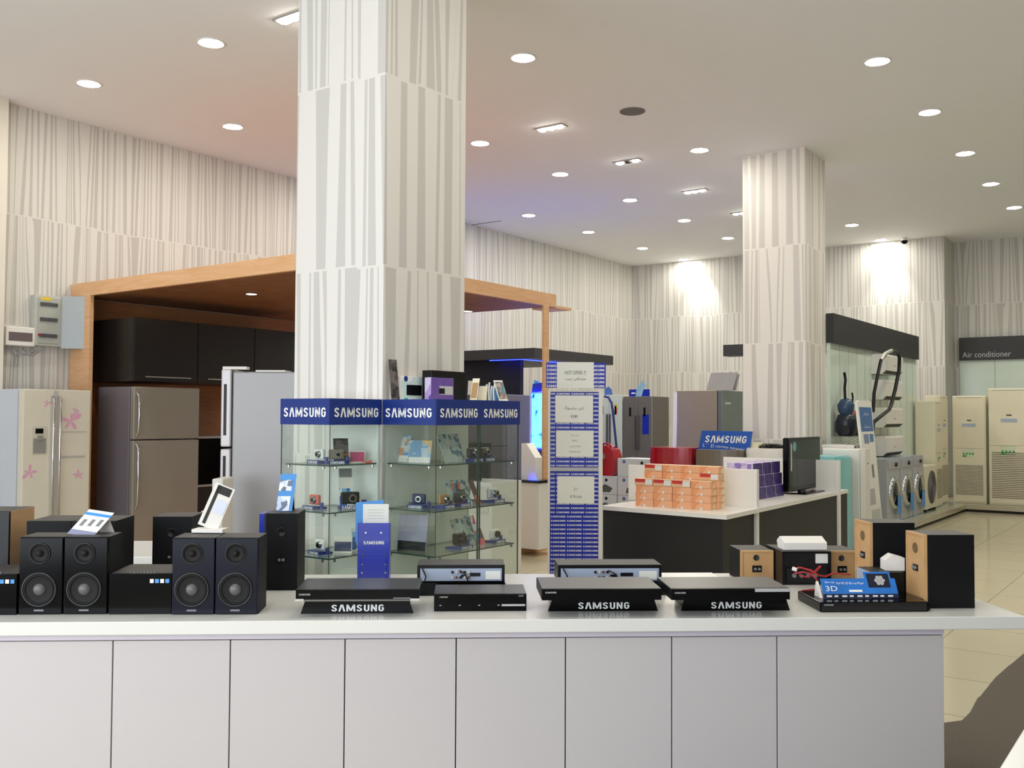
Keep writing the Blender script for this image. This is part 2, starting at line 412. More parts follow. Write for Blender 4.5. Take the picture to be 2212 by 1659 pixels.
p = onz(1960, 518, H)
t = thing('security_camera', 'small dome security camera at the top of the back wall', 'camera', (p.x, 18.8, H))
build('mount', G().cyl((0, 0, 0), (0, 0, -.05), .05, .065, 20), WHITEM, t)
build('dome', G().lathe((0, 0, -.05), (0, 0, -1), [(.06, 0), (.055, .03), (.035, .055), (0, .065)], 20), BLACKG, t)
p = onz(1050, 480, H)
single('ceiling_vent', G().box(-.35, -.04, -.01, .35, .04, 0).box(-.33, -.01, -.014, .33, .01, -.009, 1), [CEIL, SLOT], 'thin slot vent in the ceiling right of the near column', 'vent', (p.x, p.y, H))

# ================================================================== ELECTRIC BOXES on the left wall
XW = -10.45
a = onx(66, 637, XW); b = onx(122, 750, XW)
t = thing('distribution_box', 'open grey electrical distribution box on the left wall', 'electrical box', (XW, a.y, b.z), R90)
wd, hg = b.y-a.y, a.z-b.z
g = G().box(0, -.1, 0, wd, 0, hg)
build('case', g, mat('panel_grey', 'BDBDB5', .5), t, bevel=.004)
build('inner_panel', G().box(.03, -.112, .03, wd-.03, -.1, hg-.03), mat('panel_face', 'A9ADA5', .5), t)
for k, (z, c) in enumerate(((.82, SLOT), (.52, SLOT), (.2, SLOT))):
    g = G()
    for i in range(9): g.box(.05+i*.022, -.125, z*hg-.02, .067+i*.022, -.112, z*hg+.02)
    build('breaker_row', g, mat('breaker_grey', '55565A', .5), t)
build('sticker', G().box(.06, -.1135, hg*.9, .06+.11, -.112, hg*.96), YEL, t)['label'] = 'yellow warning sticker'
build('sticker', G().box(.03, -.127, hg*.19, .055, -.1125, hg*.23), RED, t)['label'] = 'small red sticker'
d = build('door', G().box(0, -.012, -.02, .3, .008, hg+.01), mat('panel_door', 'A7AEB2', .45), t, (wd, -.1, 0), -.85, bevel=.003)
build('lock', G().cyl((.29, -.012, hg*.5), (.29, -.022, hg*.5), .009).cyl((.31, -.012, hg*.5), (.31, -.022, hg*.5), .009), BLACK, d)
a = onx(6, 705, XW); b = onx(68, 750, XW)
t = thing('breaker_box', 'small white breaker box with dark window below the open grey one', 'electrical box', (XW, a.y-.02, b.z), R90)
build('case', G().box(0, -.11, 0, b.y-a.y, 0, a.z-b.z), WHITEM, t, bevel=.01)
build('window', G().box(.03, -.113, .05, b.y-a.y-.03, -.11, a.z-b.z-.06), mat('smoked_window', '6B5F60', .2), t)
g = G()
for (pts) in ([(20, 752), (40, 765), (60, 762), (80, 756)], [(30, 752), (36, 775), (34, 790)], [(44, 752), (52, 762), (70, 765), (84, 757)]):
    g.tube([onx(x, y, XW+.03) for x, y in pts], .008, 6)
single('cable_bundle', g, GREYL, 'grey cables hanging under the breaker boxes', 'cable')

# ================================================================== OAK KITCHEN PAVILION
t = thing('kitchen_pavilion', 'oak kitchen display canopy with fascia, soffit, post and plinth', 'display structure', (0, 0, 0))
z0, z1 = 2.88, 3.03
build('fascia', G().box(XW+.005, 5.94, z0, -6.4, 5.99, z1).box(-6.45, 5.99, z0, -6.4, 9.75, z1), OAK, t)
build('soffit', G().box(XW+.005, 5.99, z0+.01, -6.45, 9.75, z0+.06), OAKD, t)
build('edge_board', G().box(-6.75, 9.75, z0-.01, -6.4, 10.1, z0+.02), OAK, t)
build('post', G().box(-6.425, 9.49, .08, -6.4, 9.6, z0), OAK, t)
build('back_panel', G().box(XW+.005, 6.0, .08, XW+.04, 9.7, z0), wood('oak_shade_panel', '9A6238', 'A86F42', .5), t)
build('side_panel', G().box(XW+.005, 5.94, .0, XW+.4, 5.985, z0), OAK, t)
build('plinth', G().box(XW+.005, 5.99, 0, -6.4, 9.75, .08), OAK, t)
for (px, py) in ((543, 637), (1024, 676)):
    p = onz(px, py, z0)
    l = thing('soffit_light', 'small round lamp in the oak soffit %s' % ('left of the near column' if px < 700 else 'at the right edge of the near column'), 'ceiling light', (p.x, min(p.y, 9.6), z0+.01), 0)
    build('trim_ring', G().lathe((0, 0, 0), (0, 0, -1), [(.075, 0), (.075, .004), (.06, .006), (.058, 0)], 20), CHROME, l)
    build('lamp', G().lathe((0, 0, 0), (0, 0, -1), [(.06, .002), (.03, .008), (0, .009)], 20), mat('soffit_lamp', 'FFFFFF', .5, emit=(255, 240, 215), estr=22), l)

def upper_cabinet(y0, y1, lab):
    t = thing('wall_cabinet', lab, 'cabinet', (-9.54, y0, 1.93), R90, 'dark kitchen wall cabinets')
    wd = y1-y0
    build('body', G().box(0, .02, 0, wd, .865, .7), DARKC, t)
    d = build('door', G().box(.003, 0, .003, wd-.003, .02, .697), DARKC, t, bevel=.002)
    build('handle', G().box(wd*.15, -.03, .045, wd*.87, -.018, .06).box(wd*.2, -.02, .047, wd*.22, 0, .058).box(wd*.8, -.02, .047, wd*.82, 0, .058), CHROME, d)
upper_cabinet(6.16, 6.98, 'dark wenge wall cabinet with bar handle, leftmost above the steel refrigerator')
upper_cabinet(6.985, 7.8, 'dark wenge wall cabinet with bar handle, second from the left')
upper_cabinet(7.805, 8.62, 'dark wenge wall cabinet, rightmost beside the near column')

# refrigerators -----------------------------------------------------
def fridge(label, loc, rz, w, d, h, mb, mdoor, style, dt=.07, z0=0, group=None, name='refrigerator'):
    t = thing(name, label, 'refrigerator', loc, rz, group)
    build('body', G().box(0, dt+.012, .06, w, d, h), mb, t, bevel=.008)
    build('plinth', G().box(.03, dt+.03, 0, w-.03, d-.05, .06), BLACK, t)
    if style == 'side_by_side':
        sp = w*.455
        for i, (x0, x1) in enumerate(((.003, sp-.004), (sp+.004, w-.003))):
            dr = build('door', G().box(x0, 0, .07, x1, dt, h), mdoor, t, bevel=.012)
            hx = sp-.035 if i == 0 else sp+.035
            build('handle', G().tube([(hx, 0, .5), (hx, -.045, .53), (hx, -.045, h-.1), (hx, 0, h-.07)], .011, 8), CHROME, dr)
    elif style == 'top_freezer':
        sp = h*.69
        for (a, b) in ((.07, sp-.006), (sp+.006, h)):
            dr = build('door', G().box(.002, 0, a, w-.002, dt, b), mdoor, t, bevel=.01)
            q0, q1 = (.55, sp-.04) if a < .1 else (sp+.04, h-.06)
            m_ = (q0+q1)/2
            build('handle', G().tube([(.035, 0, q0), (.035, -.04, q0+.05), (.035, -.055, m_), (.035, -.04, q1-.05), (.035, 0, q1)], .012, 8), CHROME, dr)
    elif style == 'recessed':
        for (x0, x1) in ((.003, w/2-.003), (w/2+.003, w-.003)):
            dr = build('door', G().box(x0, 0, .07, x1, dt, h), mdoor, t, bevel=.008)
            hx = (x0+x1)/2
            build('vent_grip', G().box(hx-.02, -.003, h-.36, hx+.02, .001, h-.2), BLACK, dr)
            sx = w/2-.03 if x0 < .1 else w/2+.03
            build('handle', G().box(sx-.012, -.03, h*.5, sx+.012, 0, h*.82), STEELD, dr)
    elif style == 'plain':
        build('door', G().box(.002, 0, .07, w-.002, dt, h*.62), mdoor, t, bevel=.01)
        build('door', G().box(.002, 0, h*.62+.008, w-.002, dt, h), mdoor, t, bevel=.01)
    return t

f1 = fridge('white side-by-side refrigerator with pink flowers and water dispenser', (-9.65, 5.01, 0), R90, .73, .72, 1.82, mat('fridge_side_white', 'C9CFDB', .3), mat('fridge_front_cream', 'D9D3C2', .22, coat=.3), 'side_by_side', dt=.1)
PINK = mat('pink_flower', 'DBA3C0', .4)
def flower(cx, cz, r, par, seed):
    rnd = random.Random(seed); g = G()
    for k in range(5):
        a = k*2*PI/5+rnd.random()*.5; L = r*(.7+.6*rnd.random())
        ca, sa = math.cos(a), math.sin(a)
        pts = [(0, 0), (.35, .16), (.75, .2), (1, .03), (.8, -.16), (.35, -.14)]
        g.add([(cx+(u*ca-v*sa)*L, -.0015, cz+(u*sa+v*ca)*L) for u, v in pts], [tuple(range(6))])
    build('flower_print', g, PINK, par)
flower(.25, 1.68, .045, f1, 1); flower(.5, 1.5, .11, f1, 2); flower(.08, .98, .08, f1, 3); flower(.6, .93, .05, f1, 5); flower(.56, 1.6, .05, f1, 4)
dsp = build('dispenser', G().box(.1, -.006, 1.16, .25, .0, 1.44), mat('dispenser_cream', 'C9C4B4', .3), f1)
build('display', G().box(.13, -.009, 1.37, .21, -.006, 1.42), BLACKG, dsp)
build('recess', G().box(.11, -.009, 1.17, .24, -.006, 1.32).box(.15, -.02, 1.3, .2, -.006, 1.35), mat('dispenser_recess', '8F8D86', .4), dsp)
build('centre_trim', G().box(.318, -.012, .08, .345, .0, 1.81), GREYL, f1)
build('compartment_seam', G().box(.37, -.004, 1.38, .68, -.002, 1.388), GREYL, f1); build('compartment_grip', G().box(.37, -.01, 1.12, .66, -.002, 1.135), GREYL, f1)
fridge('dark steel top-freezer refrigerator under the dark wall cabinets', (-9.45, 6.11, .0), R90, .84, .69, 1.87, mat('fridge_side_dark', '746B70', .4, metal=.1), mat('fridge_steel_front', '9C968A', .32, metal=.35, noise=.05), 'top_freezer')
# silver refrigerator seen from its side, doors to the left
c = onz(500, 1150, .6)
ang = math.radians(-118)+PI
FO = EYE + ray(503, 805)*8.55; FO.z = 0
t = thing('refrigerator', 'tall silver refrigerator turned sideways, left of the near column', 'refrigerator', FO, math.radians(36))
# local x: along the broad side away from the doors, -y: towards the camera
build('body', G().box(0, 0, .05, .56, .62, 1.95), mat('fridge_side_silver', '9A9899', .4, metal=.25, noise=.02), t, bevel=.012)
for (a, b) in ((.06, 1.27), (1.29, 1.97)):
    d = build('door', G().box(-.1, -.005, a, -.012, .62, b), mat('fridge_door_white', 'CFCBD0', .35, metal=.1), t, bevel=.012)
    build('grip', G().box(-.075, -.0075, (a+.45 if a < .1 else a+.1), -.05, -.004, (b-.06 if a < .1 else b-.13)), SLOT, d)
build('hinge_cover', G().box(-.09, .0, 1.97, .12, .1, 1.995).box(.2, .0, 1.95, .46, .25, 1.965), WHITEM, t)
build('plinth', G().box(.02, .03, 0, .54, .6, .05), BLACK, t)

# kitchen counter and oven block behind, between refrigerators
t = thing('oven_tower', 'dark built-in oven tower right of the steel refrigerator', 'oven', (-9.9, 7.25, .08), R90)
build('body', G().box(0, 0, 0, .85, .5, .62), DARKC, t)
build('oven', G().box(.02, -.01, .64, .83, .5, 1.2), BLACKG, t)
build('shelf', G().box(0, -.02, 1.2, .85, .5, 1.225).box(0, -.02, .62, .85, .5, .645), GREYL, t)
HP = EYE+ray(457, 1100)*7.9; HP.z = 0; BP = EYE+ray(434, 1100)*7.4; BP.z = 0
single('white_heater', G().box(0, 0, 0, .09, .3, 1.05), WHITEM, 'tall off-white panel appliance left of the silver refrigerator', 'heater', HP, math.radians(36), bevel=.01)
single('floor_box', G().box(0, 0, 0, .085, .2, .84), GREYL, 'pale grey upright box behind the black speakers', 'box', BP, math.radians(36), bevel=.006)
# white table behind the counter
a = onz(262, 1170, .62); b = onz(356, 1170, .62)
t = thing('low_table', 'cream table top seen between the two pairs of black speakers', 'table', tuple(onz(310, 1203, .8)*1.0)[:2]+(0,), CROT)
build('tabletop', G().box(-.28, 0, .76, .42, .68, .8), WHITE, t, bevel=.004)
build('base', G().box(-.2, .08, 0, .36, .6, .76), DARK, t)  # dark block stands for the black shadow beneath the tabletop

# ================================================================== DARK BOOTH with blue light
t = thing('booth', 'black display booth with a black canopy and blue light behind the pavilion', 'display booth', (0, 0, 0))
build('canopy', G().box(-10.44, 11.62, 2.41, -8.0, 13.9, 2.56), CHARC, t)
build('back_panel', G().box(-10.44, 11.9, 0, -8.45, 11.98, 2.41), mat('booth_black', '0C0D16', .5), t)
build('light_strip', G().box(-8.32, 11.75, 2.40, -8.28, 13.7, 2.409).box(-8.9, 11.72, 2.40, -8.3, 11.75, 2.409), BLED, t)
build('light_strip', G().box(-9.4, 12.1, 2.561, -8.3, 12.14, 2.58), BLED, t)
l = bpy.data.lights.new('blue_glow', 'AREA'); l.size = 1.4; l.energy = 6; l.color = (.25, .25, 1); lo = bpy.data.objects.new('blue_glow', l); COL.objects.link(lo); lo.parent = t
lo.location = (-8.9, 12.8, 2.62); lo.rotation_euler = (PI, 0, 0)
a = ony(1149, 850, 11.4); b = ony(1172, 967, 11.4)
t = thing('light_box', 'tall light box glowing cyan and blue beside the oak post', 'light box', (a.x, 11.4, b.z), 0)
wd, hg = b.x-a.x, a.z-b.z
build('case', G().box(-.02, .003, -.02, wd+.02, .12, hg+.02), BLED, t)
sc_ = bpy.data.materials.new('lit_poster'); sc_.use_nodes = True; nt = sc_.node_tree; bs = nt.nodes['Principled BSDF']
tc = nt.nodes.new('ShaderNodeTexCoord'); n_ = nt.nodes.new('ShaderNodeTexNoise'); n_.inputs['Scale'].default_value = 9; cr = nt.nodes.new('ShaderNodeValToRGB')
cr.color_ramp.elements[0].position = .3; cr.color_ramp.elements[0].color = rgb('0A35C8'); cr.color_ramp.elements[1].position = .46; cr.color_ramp.elements[1].color = rgb('6FE4FF')
nt.links.new(tc.outputs['Object'], n_.inputs[0]); nt.links.new(n_.outputs[0], cr.inputs[0]); nt.links.new(cr.outputs[0], bs.inputs['Emission Color']); bs.inputs['Emission Strength'].default_value = 1.3; bs.inputs['Base Color'].default_value = (0, 0, 0, 1)
build('lit_panel', G().box(0, -.006, 0, wd, .003, hg), sc_, t)
build('floor_stand', G().box(.02, .02, -b.z, wd-.02, .11, -.02), mat('stand_greyblue', '555668', .5), t)
a = ony(1146, 850, 11.4)
g = G().slab((0, 0, 0), (1, 0, .1), (0, .2, 1), .17, .13, .003).slab((.03, .02, .06), (1, 0, -.3), (-.2, .2, 1), .09, .13, .003, 1)
single('topper_card', g, [BLUEB, BLUEL], 'blue topper card standing on the glowing light box', 'display card', (a.x, 11.43, a.z+.012))
# grey refrigerators seen behind the showcase
fridge('grey refrigerator behind the glass showcase, in front of the black booth', (ony(1145, 900, 11.17).x-.64, 10.55, 0), 0, .64, .62, 1.86, mat('fridge_side_bluegrey', '77778A', .4, metal=.2), mat('fridge_bluegrey', '6A6A78', .35, metal=.2), 'plain')
a = ony(1044, 843, 10.3); 
single('topper_card', G().slab((0, 0, 0), (1, 0, 0), (0, .15, 1), .5, .12, .004).slab((-.05, -.02, .0), (1, 0, 0), (-.1, .2, 1), .14, .2, .004, 1).text('Digital', (.36, -.004, .04), X, Z, .04, mi=2), [mat('card_blue', '5577B8', .4), PAPER, LETTER], 'blue and white topper card on the grey refrigerator', 'display card', (ony(1145, 900, 11.17).x-.6, 10.6, 1.861))

# white cabinet with wedge display
CXc = -6.13
t = thing('white_cabinet', 'white cabinet with dark glass top behind the glass showcase', 'cabinet', (-6.62, 9.0, .08), 0)
build('body', G().box(0, 0, 0, .49, .4, .74), WHITE, t, bevel=.003)
build('glass_top', G().box(-.03, -.02, .74, .5, .42, .77), mat('dark_glass_top', '1D2330', .1), t)
build('led_spot', G().box(.35, .0, .771, .43, .06, .776), BLED, t)
g = G().prism([(0, 0), (.31, 0), (.31, .24), (.15, .42), (0, .42)], 'y', 0, .02)
g.prism([(0, 0), (.02, 0), (.02, .42), (0, .42)], 'y', .02, .2)
single('wedge_stand', G().prism([(0, 0), (.19, 0), (.19, .25), (.07, .41), (0, .41)], 'y', 0, .14), WHITE, 'white angular display stand on the white cabinet', 'display stand', (-6.4, 9.04, .85), bevel=.002)
t = thing('white_console', 'white open console seen through the glass showcase', 'console', (-6.35, 7.6, 0), 0)
build('body', G().box(0, 0, 0, .62, .5, .92).box(.0, -.002, .0, .05, 0, .9), WHITE, t, bevel=.003)
build('drawer_front', G().box(.04, -.015, .62, .58, 0, .88), WHITEM, t, bevel=.003)
build('screen', G().box(.04, .1, .95, .5, .14, 1.3).box(.2, .08, .92, .34, .2, .95), BLACKG, t)

# ================================================================== OFFER TOWER
TP = EYE + ray(1241, 1240)*7.8
t = thing('offer_tower', 'blue and white offer tower with white price sheets', 'promotional stand', (TP.x, TP.y, 0), -YAW)
Wt = .4; F0 = -.2
def zz(py): return (EYE + ray(1241, py)*7.8).z
ztop = zz(843)
build('frame', G().box(-.217, -.02, 0, -.2, .02, ztop).box(.19, -.02, 0, .222, .02, ztop+.01).box(-.2, -.015, ztop-.012, .19, .015, ztop), WHITEM, t)
g = G().box(-.2, -.008, .05, .19, .008, ztop-.012)
pn = build('panel', g, BLUEB, t)
g = G(); pit = .034; rowh = .0172
z = ztop-.035; k = 0
zmid = zz(1112)
while z > .1:
    if not (zz(1020) < z+.01 < zz(1008)):
        off = 0 if z > zmid else .035
        for c in range(4):
            x0 = -.195+(c-.62)*.1185-off+.0; x1 = x0+.108
            if z <= zmid: x0 = -.193+c*.13; x1 = x0+.12
            if x1 > .19:
                if x0 < .16: g.logo((x0, -.0095, z), X, Z, rowh*.8, .188-x0)
                continue
            if x0 < -.197:
                # cut word at the paper edge: only the last letters show
                g.logo((-.197, -.0095, z), X, Z, rowh*.8, .036); continue
            g.logo((x0, -.0095, z), X, Z, rowh*.8, x1-x0)
    z -= pit
build('lettering', g, LETTER, pn)
build('cross_bar', G().box(-.2, -.014, zz(1018), .19, -.002, zz(1010)), GREYL, t)
ts, te = zz(783), zz(838)
tsb = build('top_sign', G().box(-.235, -.03, te, .245, -.015, ts), BLUEB, t)
g = G()
for i in range(6):
    for x0 in (-.23, -.02, .105): g.logo((x0, -.0312, te+.006+i*(ts-te-.01)/6), X, Z, (ts-te)/6*.55, .13)
build('lettering', g, LETTER, tsb)
JF = {'a': '\ufe8d', 'A': '\ufe8e'}
def ar(codes): return ''.join(chr(c) for c in reversed(codes))
W_NAMA = ar([0xFEE7, 0xFEE4, 0xFE8E, 0xFBFE, 0xFEB8, 0xFB95, 0xFE8E, 0xFEEB, 0xFBFD])
W_JEHAT = ar([0xFEDF, 0xFBFF, 0xFEB4, 0xFE96])
W_KETRI = ar([0xFB90, 0xFE98, 0xFEAE, 0xFBFC])
W_SAM = ar([0xFEB3, 0xFE8E, 0xFEE3, 0xFEB4, 0xFEEE, 0xFEE7, 0xFB93])
W_NERKH = ar([0xFEE7, 0xFEAE, 0xFEA5]); W_FAQAT = ar([0xFED3, 0xFED8, 0xFEC2])
W_BAHA = ar([0xFE91, 0xFEAE, 0xFB95]); W_YEK = ar([0xFBFE, 0xFB8F])
sheets = [((1201, 1281), (782, 838), -.033, [('HOT OFFER !!!', .52, .17, .03), (W_JEHAT+'  '+W_NAMA, .28, .17, .03)]),
          ((1198, 1280), (854, 913), -.012, [(W_SAM+'  '+W_KETRI, .46, .16, .032), ('€380', .18, .056, .022)]),
          ((1200, 1281), (930, 987), -.012, [(W_BAHA+' '+W_YEK, .78, .065, .016), ('€ 98 '+W_YEK, .58, .045, .014), (W_JEHAT+' 15 '+W_FAQAT, .36, .085, .015), (W_SAM+' '+W_BAHA, .16, .09, .018)]),
          ((1203, 1283), (1029, 1088), -.012, [(W_NERKH, .48, .03, .026), ('$ 70 '+W_FAQAT, .2, .09, .024)])]
for (xa, xb), (ya, yb), yy, lines in sheets:
    x0 = (xa-1241)/F*7.8; x1 = (xb-1241)/F*7.8; za, zb = zz(yb), zz(ya)
    sh = build('price_sheet', G().box(x0, yy-.002, za, x1, yy, zb), PAPER, t)
    g = G()
    for s_, q, wd, hh in lines: g.text(s_, ((x0+x1)/2, yy-.003, za+(zb-za)*q), X, Z, hh, wd)
    build('lettering', g, INK, sh)

# ================================================================== GLASS SHOWCASES round the near column
SIGN0, SIGN1 = 1.518, 1.672
def showcase(x0, y0, x1, y1, label, panels, shelves, group='glass showcases around the near column'):
    t = thing('glass_showcase', label, 'showcase', (x0, y0, 0), 0, group)
    W, D = x1-x0, y1-y0; th = .006
    build('base', G().box(0, 0, 0, W, D, .42), mat('showcase_base', 'D8D8D4', .4), t)
    build('base_deck', G().box(.005, .005, .42, W-.005, D-.005, .43), PAPER, t)
    for (a, b, c, d) in panels:   # local rectangles
        build('glass_pane', G().box(a, b, .43, c, d, SIGN0+.01, mis=[1, 1, 0, 0, 0, 0] if (c-a) > .02 and (d-b) > .02 else ([1, 1, 0, 0, 1, 1] if (c-a) > (d-b) else [1, 1, 1, 1, 0, 0])), [GLASS, GEDGE], t)
    for zs in shelves:
        sh = build('glass_shelf', G().box(.02, .02, zs, W-.02, D-.02, zs+.008, mis=[0, 0, 1, 1, 1, 1]), [GLASS, GEDGE], t)
        g = G()
        for (x, y) in ((.06, .012), (W-.06, .012), (W-.012, .06), (W-.012, D-.06)): g.cyl((x, y, zs-.014), (x, y, zs), .009, n=12)
        build('shelf_clip', g, CHROME, sh)
    build('lid', G().box(.003, .003, SIGN1-.012, W-.003, D-.003, SIGN1-.002), PAPER, t)
    return t
SH = [.735, 1.0, 1.275]
x0a, x1a, y0a, y1a = -4.57, -4.152, 3.945, 4.375
sc1 = showcase(x0a, y0a, x1a, y1a, 'narrow glass showcase in front of the near column with cameras inside', [(0, 0, .418, .006), (.412, .006, .418, .43), (0, .006, .006, .43)], SH)
x0b, x1b, y0b, y1b = -4.145, -3.722, 4.385, 5.225
sc2 = showcase(x0b, y0b, x1b, y1b, 'wide glass showcase beside the right face of the near column', [(0, 0, .423, .006), (.417, .006, .423, .425), (.417, .431, .423, .84), (.006, .834, .417, .84)], SH)
build('corner_post', G().box(-.012, -.02, 0, .012, .0, SIGN0), ALU, sc2)
build('corner_post', G().box(.402, .42, .43, .406, .436, SIGN0), GEDGE, sc2)
def sign_panel(par, o, u, n, w, mats=(BLUE, LETTER)):
    o = Vector(o); u = Vector(u); n = Vector(n)
    s = build('sign_panel', G().slab(o, u, Z, w, SIGN1-SIGN0, .006), mats[0], par)
    g = G().logo(o+u*w*.07+Z*.045+n*.0012, u, Z, .056, w*.86)
    build('lettering', g, mats[1], s)
sign_panel(sc1, (-.004, -.004, SIGN0), X, -Y, .425); sign_panel(sc1, (.424, -.004, SIGN0), Y, X, .43)
sign_panel(sc2, (-.01, -.004, SIGN0), X, -Y, .436); sign_panel(sc2, (.43, -.004, SIGN0), Y, X, .425); sign_panel(sc2, (.43, .421, SIGN0), Y, X, .425)
build('back_board', G().box(.008, .41, .43, .41, .424, SIGN0), mat('backboard', 'E4E8E4', .5), sc1)
build('back_board', G().box(.0, .0, .43, .006, .834, SIGN0), mat('backboard2', 'D6DCD6', .5), sc2)

# things inside the cases: plan position by pixel of the shelf contact
def spot(px, py, zs):
    """a place on a shelf: along the front bay or the aisle bay of the two cases"""
    if zs > 1.5: p = onx(px, py, -3.93)
    elif px < 712: p = ony(px, py, 4.08)
    elif px < 826: p = onx(px, py, -4.27)
    elif px < 940: p = ony(px, py, 4.52)
    else: p = onx(px, py, -3.85)
    return Vector((p.x, p.y, zs))
def camera_item(px, py, zs, col, label, rz=.6, lens=CHROME, s=1.0):
    p = spot(px, py, zs+.008)
    t = thing('digital_camera', label, 'camera', (p.x, p.y, zs+.009), rz)
    st = build('stand', G().prism([(-.05*s, 0), (.05*s, 0), (.05*s, .012), (-.05*s, .022)], 'x', -.055*s, .055*s).cyl((.068*s, 0, 0), (.068*s, 0, .04*s), .012*s, n=14), mat('stand_blue', '2B3B86', .35), t, rz=0)
    build('lettering', G().logo((-.045*s, -.0515*s, .001), X, Z, .016*s, .09*s), LETTER, st)
    b = build('body', G().box(-.045*s, -.012*s, .025, .045*s, .014*s, .025+.06*s), col, t, bevel=.008*s)
    build('lens', G().cyl((.01*s, -.012*s, .025+.03*s), (.01*s, -.03*s, .025+.03*s), .022*s, .019*s, 20), lens, b)
    build('lens_glass', G().cyl((.01*s, -.03*s, .025+.03*s), (.01*s, -.0305*s, .025+.03*s), .012*s, n=16), BLACKG, b)
    return t
def card_item(px, py, zs, w, h, mats, label, lean=.35, rz=.62, name='leaflet_card', th=.003, stripes=((.0, .25, 1),), at=None):
    p = at or spot(px, py, zs)
    t = thing(name, label, 'display card', (p.x, p.y, zs+(.009 if zs < 1.5 else .001)), rz)
    v = Vector((0, math.sin(lean), math.cos(lean)))
    fc = build('card', G().slab((-w/2, 0, 0), X, v, w, h, th), mats[0], t)
    n = Vector((0, -math.cos(lean), math.sin(lean)))*.0008
    for a, b, k in stripes: build('print', G().slab(Vector((-w/2+.004, 0, 0))+v*h*a+n, X, v, w-.008, h*(b-a), .0004), mats[k], fc)
    build('prop', G().slab((-w*.2, h*math.sin(lean)*.9+.02, 0), X, Vector((0, -.1, 1)), w*.4, h*math.cos(lean)*.8, .002), CARD, t)
    return t
SILV = mat('camera_silver', 'C9CBD0', .3, metal=.3); TAN = mat('camera_tan', 'B08A5C', .4)
PRA = print_mat('print_camera_blue', ['DDE4EE', '2F62B8', 'E8E8E8', '7FB4E0'], 30)
PRB = print_mat('print_dark', ['2A2728', '4A4344', '6B5F5C'], 26)
PRC = print_mat('print_pink', ['D2487A', 'E9E4E6', '5A7FC0', 'D6DAE6'], 22)
PRD = print_mat('print_parts', ['B9C7C0', 'B9C7C0', 'C6D2CB', '4F7B8C'], 40)
PRE = print_mat('print_teal', ['D9E6E2', '2BA4B0', 'C6E0DC', 'EDEFE9'], 14)
PRF = print_mat('print_violet', ['5B3A96', 'C9B8D8', 'A78FC4', '48307E'], 12)
PRG = print_mat('print_phone', ['4F5358', '8D7C70', 'B7A79A', '5A8FA0'], 45)
z1_, z2_, z3_ = SH[2], SH[1], SH[0]
camera_item(690, 1000, z1_, LETTER, 'white compact camera on a pale blue stand, top shelf of the narrow showcase', -.1)
camera_item(726, 1000, z1_, mat('camera_taupe', '8A8076', .35), 'taupe compact camera on a blue stand, top shelf of the narrow showcase', .9)
card_item(738, 988, z1_, .09, .17, [PRB, CORAL, ORANGE], 'black and orange leaflet card leaning on the top shelf', .5, .9, stripes=((.32, .38, 2),))
card_item(790, 996, z1_, .095, .075, [CARD, mat('card_pink', 'C9477C', .4)], 'white card printed with a pink camera, top shelf', .15, .9, stripes=((.12, .9, 1),), at=Vector((-4.235, 4.255, z1_)))
single('ribbon_bow', G().prism([(-.03, .02), (0, .006), (.03, .02), (.03, -.004), (-.03, -.004)], 'y', 0, .004), CORAL, 'small pink ribbon sign on the top shelf beside the showcase edge', 'sign', (-4.2, 4.30, 1.284), .9)
camera_item(680, 1092, z2_, CORAL, 'red compact camera on a blue stand, middle shelf of the narrow showcase', -.1)
camera_item(756, 1096, z2_, BLACK, 'black bridge camera on a blue stand, middle shelf of the narrow showcase', .9, s=1.25)
card_item(748, 1090, z2_, .085, .25, [CARD, GREY, PRA], 'tall white leaflet card behind the black camera', .3, .9, stripes=((.78, 1, 1), (.05, .5, 2)))
camera_item(692, 1188, z3_, LETTER, 'white compact camera on a stand, lowest shelf of the narrow showcase', -.1)
card_item(740, 1190, z3_, .11, .1, [CARD, NAVY], 'white card with a navy phone picture, lowest shelf of the narrow showcase', .15, .6, stripes=((.12, .68, 1),))
card_item(770, 1204, z3_, .06, .14, [CARD, PRA], 'narrow white leaflet with blue pictures, lowest shelf of the narrow showcase', .3, .9, stripes=((.05, .85, 1),))
single('paper_pad', G().box(-.05, -.03, 0, .05, .03, .025), mat('salmon_pad', 'E29A90', .6), 'salmon paper pad on the floor of the narrow showcase', 'paper pad', (-4.42, 4.05, .431), .0)
# wide case, front bay
card_item(872, 990, z1_, .1, .12, [PRG, CARD], 'phone leaflet with white frame, top shelf of the wide showcase, left end', .45, .1, stripes=((0, .12, 1),))
card_item(905, 986, z1_, .15, .14, [print_mat('print_sky', ['9FB9CF', '6F98BC', 'B7C6D0', 'D8B46A'], 18), CARD], 'pale blue picture card, top shelf of the wide showcase', .2, .3)
card_item(868, 978, z1_, .09, .17, [print_mat('print_fair', ['A9C7DC', 'E0A27A', '5F9CD2', 'DAD9CF'], 30), CARD], 'card with small blue and orange drawings, top shelf of the wide showcase', .25, .2)
card_item(905, 1110, z2_, .16, .03, [NAVY, BLUEB], 'low navy tray with price tag, middle shelf of the wide showcase', .1, .1)
t = camera_item(905, 1098, z2_, NAVY, 'dark blue slide phone on a round blue stand, middle shelf of the wide showcase', .2)
card_item(888, 1190, z3_, .22, .22, [print_mat('print_violetgrey', ['9F9CB2', 'A9A6BA', 'B2B4C4'], 6), BLACK], 'large pale violet sheet, lowest shelf of the wide showcase', .12, .1)
